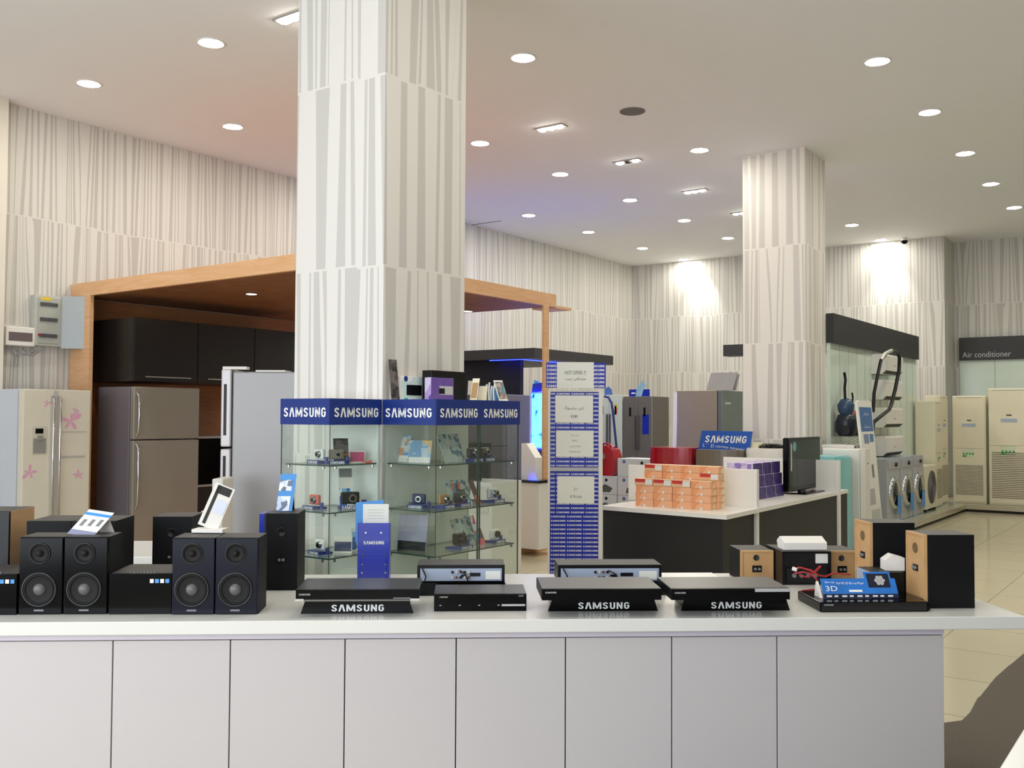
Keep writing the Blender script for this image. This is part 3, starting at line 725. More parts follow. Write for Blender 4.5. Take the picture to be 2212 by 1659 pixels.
# wide case, side bays facing the aisle
card_item(985, 1000, z1_, .2, .19, [PRD, CARD], 'pale green sheet of tiny product pictures, top shelf of the wide showcase', .4, R90, stripes=())
card_item(1000, 1098, z2_, .2, .17, [PRD, CARD], 'pale green sheet of tiny product pictures, middle shelf of the wide showcase', .4, R90, stripes=())
card_item(1012, 1190, z3_, .2, .19, [PRD, CARD], 'pale green sheet of tiny product pictures, lowest shelf of the wide showcase', .4, R90, stripes=())
camera_item(958, 1092, z2_, TAN, 'tan compact camera on a blue stand, middle shelf near the showcase corner', R90)
camera_item(992, 1090, z2_, mat('camera_dark', '32363E', .4), 'dark camera on a blue stand, middle shelf between sheets', R90)
camera_item(1064, 1086, z2_, SILV, 'silver dome camera on a white-lettered stand, middle shelf, right bay', R90, s=1.1)
camera_item(1068, 1182, z3_, LETTER, 'white compact camera with black lens on a stand, lowest shelf, right bay', R90, BLACK)
camera_item(992, 1186, z3_, BLACK, 'black camcorder on a blue stand, lowest shelf of the wide showcase', R90, BLACK, 1.2)
card_item(1030, 1176, z3_, .12, .2, [PRC, CARD], 'blue and pink leaflet, lowest shelf beside the pane joint', .4, R90, stripes=())
card_item(1000, 1090, z2_, .12, .15, [print_mat('print_mix', ['C8D0CC', 'E07A62', '3C8FC0', '4E4A48'], 30), CARD], 'leaflet with coral and blue shapes, middle shelf of the wide showcase', .35, R90, stripes=())
for (px, py, zs, lb) in ((1035, 1088, z2_, 'middle'), (1045, 1180, z3_, 'lowest')):
    card_item(px, py, zs, .05, .17 if zs == z2_ else .11, [mat('maroon_card', '5B3238', .5), CORAL], 'narrow maroon and coral tag card, %s shelf at the pane joint' % lb, .45, R90, stripes=((0, .35, 1),))
camera_item(1020, 996, z1_, mat('camera_dark', '32363E', .4), 'dark camera on a blue stand, top shelf of the wide showcase', R90)
camera_item(1046, 992, z1_, mat('camera_brown', '5A463C', .4), 'brown camera on a stand, top shelf at the right pane', R90)

# things on top of the showcases
ZT = SIGN1
t = thing('product_box', 'white camcorder box with teal pattern on the showcase', 'box', (-4.1, 4.43, ZT), 0, None)
a = ony(847, 858, 4.43); b = ony(866, 858, 4.43)
def carton(px0, px1, px2, ztop_py, label, mside, mfront, yb, name='product_box', hh=.155):
    """left face px0..px1 (towards -y), right face px1..px2 (towards +x)"""
    y = yb; A = ony(px0, 860, y); B = ony(px1, 860, y); Cq = onx(px2, 860, B.x)
    t_ = thing(name, label, 'box', (A.x, y, ZT), 0)
    w_, d_ = B.x-A.x, Cq.y-y
    build('carton', G().box(0, 0, 0, w_, d_, hh, mis=[0, 0, 0, 0, 0, 1]), [mside, mfront], t_, bevel=.002)
    return t_, w_, d_
bpy.data.objects.remove(t)
t, w_, d_ = carton(844, 866, 916, 805, 'white camcorder box with teal squares on the wide showcase', CARD, PRE, 4.5, hh=.148)
build('picture', G().box(w_, .03+d_*.1, .03, w_+.002, d_*.88, .095), BLACK, t, bevel=.0)
build('emblem', G().lathe((w_, d_*.2, .133), (1, 0, 0), [(.0, .002), (.018, .0015)], 16), BLUE, t)
t, w_, d_ = carton(917, 931, 980, 808, 'violet camcorder box on the wide showcase', PRF, mat('violet_front', '6A4C9C', .4, noise=.25, nscale=14), 4.62, hh=.142)
build('picture', G().box(w_, .08, .035, w_+.002, d_*.95, .09), SILV, t)
build('picture', G().box(w_, .08, .04, w_+.003, .13, .075), BLACK, t)
A = onx(935, 860, -4.0); B = onx(1009, 860, -4.0)
t = thing('product_box', 'large black box behind the violet box on the wide showcase', 'box', (-4.09, A.y, ZT), 0)
build('carton', G().box(0, 0, 0, .08, B.y-A.y-.0, .19), BLACK, t, bevel=.002)
build('lettering', G().text('HD', (.081, (B.y-A.y)*.5, .08), Y, Z, .035), GREYL, t)
A = onx(828, 862, -4.1)
card_item(840, 860, ZT, .06, .25, [PRB, CARD], 'tall dark leaflet card against the column on the showcase', .15, R90-.2, stripes=(), at=Vector((-4.085, 4.43, ZT)))
for (px, w_, h_, mm, lab) in ((1022, .05, .15, TAN, 'cream leaflet card seen edge-on behind the black box'), (1040, .06, .1, CREAM, 'short cream card next to the edge-on card on the showcase')):
    card_item(px, 862, ZT, w_, h_, [CREAM, mm], lab, .3, .2, stripes=((.1, .8, 1),), at=Vector((-3.86, onx(px, 862, -3.86).y, ZT)))
t = thing('phone_display', 'large white dummy smartphone leaning on the showcase end', 'phone', (-3.82, onx(1088, 866, -3.82).y, ZT), .75)
v = Vector((-.45, .0, .9)).normalized()
build('body', G().slab((-.03, 0, 0), X, Vector((-.28, .12, 1)), .062, .145, .009), WHITE, t, bevel=.003)
n = Vector((0, -.001, 0))
build('screen', G().slab(Vector((-.0255, -.0012, .012))+Vector((-.28, .12, 1)).normalized()*.003, X, Vector((-.28, .12, 1)), .053, .118, .0008), PRG, t)
g = G()
for i in range(5): g.tube([(i*.016-.03, (i % 2)*.015, 0), (i*.016-.034, 0, .07), (i*.018-.032, 0, .1+.012*(i % 3))], .006, 6)
t = thing('strap_rack', 'little rack of white straps on the showcase behind the phone', 'rack', (-3.9, onx(1056, 862, -3.9).y, ZT), .9)
build('strap', g, PAPER, t); build('backing', G().box(-.05, .02, 0, .06, .026, .08), BLUEL, t)

# ================================================================== THE SHOP COUNTER
S0, S1, T0, T1 = -2.9, 2.02, 3.40, 4.37
t = thing('shop_counter', 'long white shop counter with grey door fronts across the foreground', 'counter', (0, 0, 0), CROT)
build('countertop', G().box(S0, T0, .824, S1, T1, .87), mat('counter_white', 'DDDBD4', .22, noise=.01), t, bevel=.003)
build('plinth_strip', G().box(S0+.02, T0+.035, .80, 1.737, T1-.06, .824), STRIP, t)
build('carcass', G().box(S0+.02, T0+.06, 0, 1.735, T1-.06, .80), mat('carcass_shadow_gap', '5F5A5C', .6), t)
seams = [S0+.02, -2.39, -1.99, -1.59, -1.193, -.794, -.4, -.013, .372, .75, 1.129, 1.739]
for i in range(len(seams)-1):
    build('door', G().box(seams[i]+.002, T0+.04, .05, seams[i+1]-.002, T0+.06, .796), DOORG, t, bevel=.0012)
CR_ = CROT
def on_counter(name, label, cat, s, tt, z=.87, rz=0, group=None):
    return thing(name, label, cat, cnt(s, tt, z), CROT+rz, group)

# ---- bookshelf speakers with drivers, seen from the front
def hifi_speaker(label, s, tt, w=.152, d=.14, h=.272, tw=.031, blue=False):
    t = on_counter('speaker', label, 'speaker', s, tt, group='black two-way speakers on the counter')
    build('cabinet', G().box(0, .012, 0, w, d, h, mis=[0, 1, 0, 0, 0, 0]), [BLACKV, BLACKTOP], t, bevel=.0015)
    build('baffle', G().box(.001, 0, .001, w-.001, .012, h-.001), mat('blue_sheen_baffle', '0A0B1C', .2, spec=.2) if blue else BLACKG, t, bevel=.003)  # blue sheen of the black front is put into the baffle colour
    for nm, cz_, r in (('woofer', .088, .061), ('tweeter', .215, .037)):
        c = (w*.47, 0, cz_)
        dv = build(nm, G().lathe(c, (0, -1, 0), [(r, 0), (r, .004), (r*.94, .006), (r*.9, .004)], 36), mat('driver_frame', '211F1E', .4), t)
        build('surround', G().lathe(c, (0, -1, 0), [(r*.9, .003), (r*.83, .007), (r*.74, .003), (r*.72, .001)], 36), RUBBER, dv)
        build('cone', G().lathe(c, (0, -1, 0), [(r*.73, .002), (r*.5, -.006+.006), (r*.32, .0005)], 36), SMOKE, dv)
        build('dust_cap', G().lathe(c, (0, -1, 0), [(r*.34, .0006), (r*.28, .007), (r*.12, .010), (0, .011)], 24), CONE2 if nm == 'woofer' else SMOKE, dv)
    build('badge', G().box(w*.36, -.001, .012, w*.58, .0, .018), GREY, t)
    return t
hifi_speaker('black speaker with bare cones, far left of the front row', -1.552, 3.525)
hifi_speaker('black speaker with bare cones, second from the left under the tilted card', -1.397, 3.525)
hifi_speaker('black speaker with blue sheen, third in the front row', -1.018, 3.51, .15, .15, .27, blue=True)
hifi_speaker('black speaker with blue sheen, rightmost in the front row', -.866, 3.508, .15, .15, .27, blue=True)
def mini_system(label, s, w):
    t = on_counter('stereo_receiver', label, 'stereo', s, 3.522, group='black stereo units between speakers')
    build('body', G().box(0, .01, 0, w, .22, .143, mis=[0, 1, 0, 0, 0, 0]), [BLACK, BLACKTOP], t, bevel=.002)
    build('front_panel', G().box(0, 0, 0, w, .01, .142), BLACKG, t)
    g = G()
    for i in range(4): g.box(w-.075+i*.018, -.001, .11, w-.062+i*.018, 0, .124, i % 2)
    build('sticker', g, [PAPER, BLUEL], t)
    g = G()
    for i in range(8): g.cyl((w*.3+i*.012, .03, .143), (w*.3+i*.012, .03, .146), .003, n=8)
    build('button', g, CHROME, t)
mini_system('black stereo unit with stickers between the two speaker pairs', -1.238, .216)
mini_system('black stereo unit with stickers cut off by the left picture edge', -1.775, .218)
# ---- second row of speakers
def plain_speaker(label, s, tt, w, d, h, front=BLACKV, face=None, port=True, rz=0, side=BLACKV, group=None):
    t = on_counter('speaker', label, 'speaker', s, tt, rz=rz, group=group)
    build('cabinet', G().box(0, .012, 0, w, d, h, mis=[0, 1, 0, 0, 2, 2]), [BLACKV, BLACKTOP, side], t, bevel=.0015)
    build('baffle', G().box(0, 0, 0, w, .012, h) if face is None else G().box(.0, .006, .0, w, .012, h).box(0, 0, 0, .008, .006, h).box(w-.008, 0, 0, w, .006, h).box(.008, 0, h-.008, w-.008, .006, h).box(.008, 0, 0, w-.008, .006, .008), front, t)
    if port:
        cz_ = h*.76; r_ = .013 if face else .02
        pr = build('bass_port', G().lathe((w*.48, .0 if face is None else .005, cz_), (0, -1, 0), [(r_*k_, h_) for k_, h_ in ((1, 0), (.95, .002), (.8, .0018), (.7, .0005), (0, .0004))], 24, 0), SLOT if face else BLACK, t)
        build('terminal_plate', G().box(w*.36, -.002 if face is None else .002, h*.4-.014, w*.64, .0 if face is None else .006, h*.4+.014), BLACK, t)
        build('terminal', G().cyl((w*.44, -.004, h*.4), (w*.44, .004, h*.4), .006, n=10).cyl((w*.56, -.004, h*.4), (w*.56, .004, h*.4), .006, n=10), GREY, t)
    return t
plain_speaker('black speaker back row, left of a matching one above the far left pair', -1.66, 3.83, .165, .22, .295, port=False, group='plain black speakers in the second row')
plain_speaker('black speaker back row, under the tilted card', -1.493, 3.83, .165, .22, .295, port=False, group='plain black speakers in the second row')
t = on_counter('speaker', 'speaker with beech side panel at the left picture edge', 'speaker', -1.98, 3.84)
build('cabinet', G().box(0, .012, 0, .25, .22, .33, mis=[0, 2, 0, 0, 0, 1]), [BLACKV, BEECH, BLACKTOP], t, bevel=.0015)
build('grille', G().box(.002, 0, .002, .248, .012, .328), BLACK, t)
plain_speaker('black speaker standing behind the blue-sheen pair, beside the steel refrigerator', -1.285, 4.15, .16, .2, .278)
plain_speaker('tall black speaker left of the first player, phone leaflet on top', -.785, 3.98, .128, .19, .308)
# a mini speaker edge seen in blue
single('blue_box', G().box(0, 0, 0, .02, .12, .3), BLUEB, 'bright blue box edge beside the tall black speaker', 'box', cnt(-.825, 4.05), CROT)
# cards on speakers
t = on_counter('leaflet_card', 'white folded card with blue stripe tilted on the left speakers', 'display card', -1.40, 3.60, 1.143, -.25)
v = Vector((.28, .55, .62)); u_ = Vector((1, .05, -.12))
cd = build('card', G().slab((-.02, 0, .002), u_, v, .1, .115, .002), CARD, t)
nrm = u_.normalized().cross(v.normalized())
build('print', G().slab(Vector((-.02, 0, .002))+v.normalized()*.09+nrm*.0008, u_, v, .1, .012, .0004), BLUEL, cd)
build('print', G().slab(Vector((-.02, 0, .002))+nrm*.0008, u_, v, .1, .022, .0004), mat('violet_grey', '8A8CA8', .5), cd)
g = G()
for k in range(3): g.slab(Vector((-.02, 0, .002))+u_.normalized()*(.015+.03*k)+v.normalized()*(.04+.004*k)+nrm*.0009, u_, v, .013, .03, .0004)
build('print', g, GREY, cd)
build('fold', G().slab((.035, .07, .065), Vector((1, .05, -.1)), Vector((.1, .25, -.6)), .06, .075, .002), CARD, t)
t = on_counter('leaflet_card', 'tall white and black display card leaning on the right speaker pair', 'display card', -.94, 3.655, 1.143, -.1)
v = Vector((.35, .25, 1)).normalized(); u_ = Vector((1, .2, -.42)).normalized()
cd = build('card', G().slab((-.03, 0, .03), u_, v, .075, .165, .006), CARD, t)
n = u_.cross(v)*.001
build('print', G().slab(Vector((-.03, 0, .03))+u_*.012+v*.01+n, u_, v, .012, .15, .0004).slab(Vector((-.03, 0, .03))+u_*.012+v*.13+n, u_, v, .055, .03, .0004), SLOT, cd)
build('print', G().slab(Vector((-.03, 0, .03))+u_*.03+v*.06+n*1.2, u_, v, .04, .05, .0004), mat('pale_blue_print', 'D8DCEC', .4), cd)
build('base', G().box(-.045, -.02, 0, .07, .05, .012), CARD, t)
t = on_counter('leaflet_card', 'blue and white phone leaflet standing on the tall black speaker', 'display card', -.745, 4.06, 1.178, .0)
v = Vector((.08, .22, 1)).normalized()
cd = build('card', G().slab((-.015, 0, .002), X, v, .065, .155, .003), BLUEL, t)
g = G().slab(Vector((-.0145, -.001, .004)), X, v, .052, .06, .0004).slab(Vector((-.0145, -.001, .002))+v*.085, X, v, .052, .045, .0004)
build('print', g, print_mat('print_fam', ['DDE6F4', 'C9D6EE', '6A7688', 'EEF2F8'], 40), cd)
build('prop', G().slab((.01, .09, 0), X, (0, -.3, 1), .035, .11, .002), BLACK, t)

# ---- blue leaflet holder
t = on_counter('leaflet_holder', 'glossy blue leaflet holder with papers, in front of the glass showcase', 'leaflet holder', -.44, 4.2)
build('body', G().box(0, 0, 0, .136, .01, .245).box(0, .01, 0, .136, .09, .235).box(.012, -.004, .0, .124, 0, .1), BLUEB, t, bevel=.004)
build('lettering', G().logo((.025, -.0012, .155), X, Z, .014, .088), LETTER, t)
g = G()
for (x, z) in ((.035, .205), (.1, .205), (.02, .11), (.12, .11), (.02, .07), (.12, .07), (.02, .035), (.12, .035)): g.cyl((x, 0, z), (x, -.003-.003, z), .004, n=10)
build('screw', g, CHROME, t)
build('leaflet', G().slab((-.012, .03, .16), (1, 0, .1), Z, .12, .17, .002), BLUEL, t)['label'] = 'sky blue leaflet'
build('leaflet', G().slab((.02, .02, .15), (1, 0, 0), Z, .11, .175, .002), PAPER, t)
g = G()
for k in range(4): g.box(.04, .0188, .3-.012*k, .11, .0195, .301-.012*k)
build('print', g, GREYL, t)

# ---- players
def player_front(t, w, h, d, z0=0, overhang=.0):
    build('body', G().box(0, .008, z0, w, d, z0+h, mis=[0, 1, 0, 0, 0, 0]), [BLACK, mat('player_lid', '1C1B1D', .3)], t, bevel=.003)
    build('front_panel', G().box(.001, 0, z0, w-.001, .008, z0+h-.001), BLACKG, t, bevel=.001)
def display_stand(label, s, tt, w):
    t = on_counter('display_stand', label, 'display stand', s, tt, group='black lettered stands under players')
    k = .02
    build('block', G().prism([(0, 0), (w, 0), (w-k, .06), (k, .06)], 'y', 0, .012).box(k, .012, 0, w-k, .2, .06), BLACKG, t, bevel=.001)
    build('lettering', G().logo((w*.27, -.001, .008), X, Z, .024, w*.47), LETTER, t)
    return t
def small_marks(t, w, h, z0, right=True):
    g = G().logo((.012, -.0012, z0+h*.45), X, Z, .006, .04)
    if right: g.box(w-.09, -.0012, z0+h*.12, w-.03, -.0005, z0+h*.18)
    build('lettering', g, GREYL, t)
display_stand('black stand with white lettering under the leftmost player', -.567, 3.515, .40)
t = on_counter('disc_player', 'slim black disc player with silver bottom edge, leftmost on a stand', 'disc player', -.575, 3.45, .931)
player_front(t, .43, .036, .24); small_marks(t, .43, .036, 0)
build('trim', G().box(.0, -.006, -.004, .43, .03, .002), STEELD, t); build('trim_end', G().box(.4, -.008, -.003, .432, -.004, .005), CHROME, t); build('trim_end', G().box(0, -.008, -.003, .03, -.004, .005), CHROME, t)
t = on_counter('disc_player', 'black receiver box without a stand, between the first two stands', 'disc player', -.095, 3.545, .87)
player_front(t, .336, .062, .2)
g = G().text('HDMI', (.315, -.0012, .052), X, Z, .005).logo((.02, -.0012, .049), X, Z, .005, .03)
for k in range(4): g.box(.02+.07*k, -.0012, .02, .027+.07*k, -.0006, .023)
g.box(.245, -.0012, .018, .33, -.0006, .025)
build('lettering', g, GREYL, t)
display_stand('black stand with white lettering under the middle player', .318, 3.535, .402)
t = on_counter('disc_player', 'slim black disc player on the middle stand', 'disc player', .285, 3.42, .931)
player_front(t, .425, .04, .25); small_marks(t, .425, .055, 0, False)
display_stand('black stand with white lettering under the right player', .805, 3.53, .402)
t = on_counter('disc_player', 'slim black disc player with silver flap, on the right stand', 'disc player', .742, 3.415, .931)
player_front(t, .427, .04, .25); small_marks(t, .427, .05, 0, False)
build('flap', G().box(.3, -.003, .028, .424, .0, .039), GREYL, t)
def player_rear(label, s, tt, w, z, h=.075):
    t = on_counter('disc_player', label, 'disc player', s, tt, z)
    build('body', G().box(0, .006, 0, w, .16, h, mis=[0, 1, 0, 0, 0, 0]), [BLACK, BLACKTOP], t, bevel=.002)
    build('rear_panel', G().box(.012, 0, .006, w-.012, .006, h-.014), GREYB, t)
    g = G()
    for k in range(5): g.cyl((.09+w*.14+.016*k, 0, h*.6), (.09+w*.14+.016*k, -.008, h*.6), .005, n=10, mi=k % 3)
    for k in range(5): g.cyl((.09+w*.14+.016*k, 0, h*.3), (.09+w*.14+.016*k, -.008, h*.3), .005, n=10, mi=(k+1) % 3)
    g.box(w*.5, -.002, h*.3, w*.56, 0, h*.45, 0).box(w*.6, -.002, h*.35, w*.72, 0, h*.55, 0)
    build('socket', g, [BLACK, mat('socket_white', 'C9C5B8', .4), mat('socket_muted_red', '6E3A3A', .4)], t)
    build('label_plate', G().box(w*.78, -.001, h*.18, w*.95, 0, h*.65), PAPER, t)
    build('power_cord', G().tube([(.02, -.004, h*.8), (.035, -.02, h*.4), (.03, -.03, h*.1)], .003, 6).tube([(w*.48, -.004, h*.7), (w*.55, -.02, h*.5), (w*.58, -.02, h*.1)], .003, 6), BLACK, t)
    return t
for (lab, s, tt, w) in (('player turned backwards showing a pale blue socket panel, behind the first stand', -.17, 3.86, .345), ('player turned backwards showing a pale blue socket panel, behind the middle stand', .385, 3.85, .415)):
    o = on_counter('display_stand', 'plain black stand under the backwards player %s' % ('behind the receiver box' if s < 0 else 'behind the middle player'), 'display stand', s+.0, tt-.01)
    build('block', G().prism([(-.0, 0), (w+.02, 0), (w, .05), (.02, .05)], 'y', 0, .2), BLACKG, o, bevel=.001)
    player_rear(lab, s, tt, w, .92, .068)
single('flat_board', G().box(0, 0, 0, .33, .12, .006), WHITE, 'flat white board on the counter right of the backwards player', 'board', cnt(.8, 4.23), CROT)

# ---- right end group
plain_speaker('small speaker with beech rear and round port, left of the wired unit', 1.205, 4.15, .143, .18, .132, BEECH, True, group='small beech-backed speakers')
plain_speaker('small speaker with beech rear and round port, right of the wired unit', 1.572, 4.13, .142, .18, .132, BEECH, True, group='small beech-backed speakers')
t = on_counter('stereo_receiver', 'black stereo unit seen from behind with red wires, between small beech speakers', 'stereo', 1.353, 4.05)
build('body', G().box(0, .02, 0, .21, .22, .142, mis=[0, 1, 0, 0, 0, 0]).box(0, 0, 0, .006, .02, .142).box(.204, 0, 0, .21, .02, .142).box(.006, 0, .134, .204, .02, .142), [BLACK, BLACKTOP], t)
build('rear_panel', G().box(.006, .018, .0, .204, .021, .134).box(.02, .006, .01, .19, .018, .07), mat('rear_black', '141417', .35), t)
build('label_plate', G().box(.148, .012, .09, .2, .0175, .13), PAPER, t)
g = G()
for k in range(4): g.cyl((.05+.03*k, .006, .04), (.05+.03*k, -.008, .04), .008, n=12)
build('socket', g, GREY, t)
g = G()
def L(*pts): return [cnt(a+.028, b+.05, c) for a, b, c in pts]
g.tube(L((1.37, 3.97, .945), (1.39, 3.95, .952), (1.42, 3.95, .94), (1.44, 3.94, .93), (1.46, 3.95, .945), (1.475, 3.96, .955)), .0035, 6)
g.tube(L((1.36, 3.96, .925), (1.39, 3.94, .935), (1.42, 3.93, .93), (1.44, 3.92, .91), (1.445, 3.9, .885), (1.42, 3.88, .874), (1.36, 3.86, .873)), .0035, 6)
g.tube(L((1.38, 3.97, .95), (1.42, 3.93, .945), (1.45, 3.92, .925), (1.48, 3.92, .92), (1.52, 3.94, .93), (1.56, 3.95, .925), (1.6, 3.96, .92)), .0035, 6)
g.tube(L((1.47, 3.96, .956), (1.445, 3.94, .94), (1.41, 3.93, .915), (1.38, 3.95, .92)), .0035, 6)
g.cyl(cnt(1.365, 3.96, .955), cnt(1.38, 3.95, .95), .008, n=10, mi=1)
single('speaker_wire', g, [REDW, CARD], 'tangled red speaker wires hanging on the back of the stereo unit', 'wire')
single('folded_card', G().prism([(0, 0), (.085, 0), (.10, .03), (.06, .052), (.0, .03)], 'x', 0, .185), CARD, 'blank white folded card tent on top of the wired stereo unit', 'display card', cnt(1.375, 4.09, 1.0125), CROT, bevel=.001)
# big speakers turned with beech rear to the left
def big_speaker(label, s, tt, w, d, h):
    t = on_counter('speaker', label, 'speaker', s, tt, group='large speakers with beech rear facing left')
    build('cabinet', G().box(.012, 0, 0, w, d, h, mis=[0, 1, 0, 0, 0, 0]), [BLACKV, BLACKTOP], t, bevel=.001)
    build('rear_baffle', G().box(.004, 0, 0, .012, d, h).box(0, 0, 0, .004, .008, h).box(0, d-.008, 0, .004, d, h).box(0, .008, h-.008, .004, d-.008, h), BEECH, t)
    build('bass_port', G().lathe((.0035, d*.52, h*.79), (-1, 0, 0), [(.02, 0), (.0195, .002), (.016, .0018), (.0, .0004)], 24), mat('port_brown', '6E5638', .5), t)
    build('terminal_plate', G().box(.001, d*.38, h*.47, .004, d*.64, h*.56), BLACK, t)
    build('terminal', G().cyl((-.006, d*.45, h*.515), (.002, d*.45, h*.515), .006, n=10).cyl((-.006, d*.57, h*.515), (.002, d*.57, h*.515), .006, n=10), GREY, t)
big_speaker('large black speaker with beech rear, at the right end of the counter', 1.722, 3.55, .192, .15, .272)
t = None
big_speaker('large black speaker with beech rear, behind the small white carton', 1.64, 3.84, .185, .15, .285)
t = on_counter('stereo_receiver', 'grey-backed slim unit between the large beech-backed speakers', 'stereo', 1.585, 3.70)
build('body', G().box(0, 0, 0, .13, .14, .11, mis=[0, 1, 0, 0, 2, 0]), [BLACK, BLACKTOP, GREYB], t, bevel=.001)
build('socket', G().cyl((-.006, .05, .07), (0, .05, .07), .006, n=8).cyl((-.006, .09, .05), (0, .09, .05), .006, n=8).cyl((-.006, .07, .03), (0, .07, .03), .006, n=8), BLACK, t)
single('carton', G().prism([(0, 0), (.075, -.0), (.075, .05), (.03, .062), (0, .04)], 'y', 0, .06), CARD, 'small white carton squeezed beside the large right-hand speaker', 'box', cnt(1.655, 3.735, .981), CROT-.12, bevel=.001)
t = on_counter('disc_player', 'thin black disc player lying on the counter under the blue card', 'disc player', 1.305, 3.49, .87)
build('body', G().prism([(0, .004), (.004, 0), (.40, 0), (.41, .006), (.415, .02), (.40, .036), (.004, .036), (0, .032)], 'y', .004, .235).box(.28, .06, .0, .41, .23, .0362), BLACKG, t, bevel=.001)
build('front_panel', G().box(.004, 0, .004, .395, .004, .034), mat('panel_black', '101014', .25), t)
build('lettering', G().logo((.014, -.0008, .024), X, Z, .005, .035), GREYL, t)
t = on_counter('display_card', 'glossy blue folded card reading 3D on the thin disc player', 'display card', 1.345, 3.565, .907)
v = Vector((0, .5, .82)).normalized(); n = X.cross(v)*.001
cd = build('card', G().slab((0, 0, .014), X, v, .285, .062, .002).slab((.17, .004, .018), X, v, .1, .083, .003), mat('card_gradient_blue', '1A6FC4', .2, coat=.5, noise=.3, nscale=9), t)
build('lower_strip', G().slab((0, -.004, .0), X, (0, .25, 1), .285, .016, .002), mat('strip_navy', '1C2345', .2), t)
g = G()
for k in range(9): g.slab((.012+.029*k, -.0052+.0006, .005), X, (0, .25, 1), .014 if k % 2 else .019, .006, .0004)
build('lower_strip_print', g, LETTER, t)
o0 = Vector((0, 0, .014))+n*1.6
g = G().text('3D', o0+X*.035+v*.012, X, v, .02, .044).text('Blu-ray', o0+X*.033+v*.042, X, v, .008, .036)
g.text('Full HD 3D Blu-ray Player', o0+X*.11+v*.036, X, v, .011, .105)
g.slab(o0+X*.1+v*.008, X, v, .05, .009, .0003)
build('lettering', g, LETTER, cd)
o1 = Vector((.17, .004, .018))+n*2.2
pc = build('picture', G().slab(o1+X*.008+v*.02, X, v, .084, .055, .0004), mat('picture_dark', '151A2C', .2), cd)
g = G(); ctr = o1+X*.055+v*.048+n*.6
for k in range(6):
    a = k*PI/3; c_ = ctr+(X*math.cos(a)+v*math.sin(a))*.013
    g.add([c_+(X*math.cos(q*PI/4)+v*math.sin(q*PI/4))*.0075 for q in range(8)], [tuple(range(8))])
g.add([ctr+(X*math.cos(q*PI/4)+v*math.sin(q*PI/4))*.006 for q in range(8)], [tuple(range(8))])
build('picture_disc', g, GREYL, pc)
build('side_flap', G().prism([(0, 0), (.06, .0), (.045, .055)], 'x', -.012, -.002), CARD, t)

# ================================================================== NEAR RIGHT FLOOR: carpet and white table corner
cp = [onz(2040, 1566, 0), onz(2078, 1561, 0), onz(2096, 1543, 0), onz(2112, 1512, 0), onz(2118, 1508, 0), onz(2150, 1468, 0), onz(2178, 1443, 0), onz(2186, 1437, 0), onz(2212, 1415, 0)]
poly = [(q.x, q.y) for q in cp]
poly = [(-2.1, poly[0][1]-.45)] + [(-1.6, poly[0][1]-.2)] + poly + [(1.6, 9.2), (1.8, 1.5), (-1.2, .5)]
single('floor_mat', G().prism(poly, 'z', .0, .012), mat('carpet_grey', '5E574C', .95, noise=.25, nscale=120, bump=.4), 'dark grey floor mat with ragged edge right of the counter', 'mat')
t = thing('white_table', 'white table corner at the bottom right edge of the picture', 'table', (-.365, .6, 0))
build('tabletop', G().box(0, 0, .83, .8, 2.3, .87), WHITE, t, bevel=.003)
build('base', G().box(.1, .1, 0, .75, 2.2, .83), DOORG, t)

# ================================================================== DISPLAY ISLAND
YF, XR, XL, YB = 7.25, -3.17, -4.33, 10.6
ZT2 = .80
t = thing('display_table', 'white display table with black sides and two white dividers', 'table', (0, 0, 0))
build('tabletop', G().prism([(XL, YF+.05), (XR+.04, YF-.03), (XR-.03, YB), (XL-.03, YB)], 'z', ZT2-.035, ZT2), WHITE, t, bevel=.002)
build('base', G().box(XL+.03, YF+.06, 0, XR-.03, YB-.05, ZT2-.036), DARK, t)
build('end_leg', G().box(XL-.015, YF+.05, 0, XL+.025, YF+.3, ZT2-.036), WHITE, t)
for yy, xl in ((7.96, -4.42), (10.2, -4.46)):
    dv = build('divider', G().box(xl, yy+.004, ZT2, XR-.046, yy+.03, 1.125), WHITE, t, bevel=.002)
    build('post', G().box(XR-.045, yy, 0, XR-.005, yy+.055, 1.125), WHITE, dv, bevel=.002)
# orange cartons
BW, BH, BD = .176, .0595, .115
OR1 = print_mat('orange_print_box', ['F2B48A', 'F5CBA6', 'EC9E6C', 'F5D9A4'], 9)
OR2 = mat('orange_box_top', 'F0CFA4', .5)
pr = thing('carton', '', 'box', (0, 0, 0), 0, 'orange cartons stacked on the display table')
bx = build('sleeve', G().box(0, 0, 0, BW-.003, BD-.002, BH-.0015, mis=[0, 1, 0, 0, 0, 0]), [OR1, OR2], pr, bevel=.0015)
build('emblem', G().lathe((BW*.5, 0, .008), (0, -1, 0), [(0, .0008), (.012, .0006)], 12), CARD, pr)
pr2 = thing('carton', '', 'box', (0, 0, 0), 0, 'red-banded cartons stacked on the display table')
build('sleeve', G().box(0, 0, 0, BW-.003, BD-.002, BH-.0015, mis=[0, 1, 0, 0, 0, 0]), [mat('buff_box', 'E6B48C', .5), OR2], pr2, bevel=.0015)
build('red_band', G().box(.004, -.0008, BH*.45, BW*.62, 0, BH-.004), mat('red_band', 'C8372F', .5), pr2)
build('sticker', G().box(BW*.58, -.0016, .008, BW*.95, -.0008, BH-.008), PAPER, pr2)
protos = {0: pr, 1: pr2}; used = {0: 0, 1: 0}
lay = ['bottom layer', 'second layer', 'third layer', 'fourth layer', 'fifth layer', 'top layer']
clm = ['leftmost column', 'second column from the left', 'third column from the left', 'rightmost column']
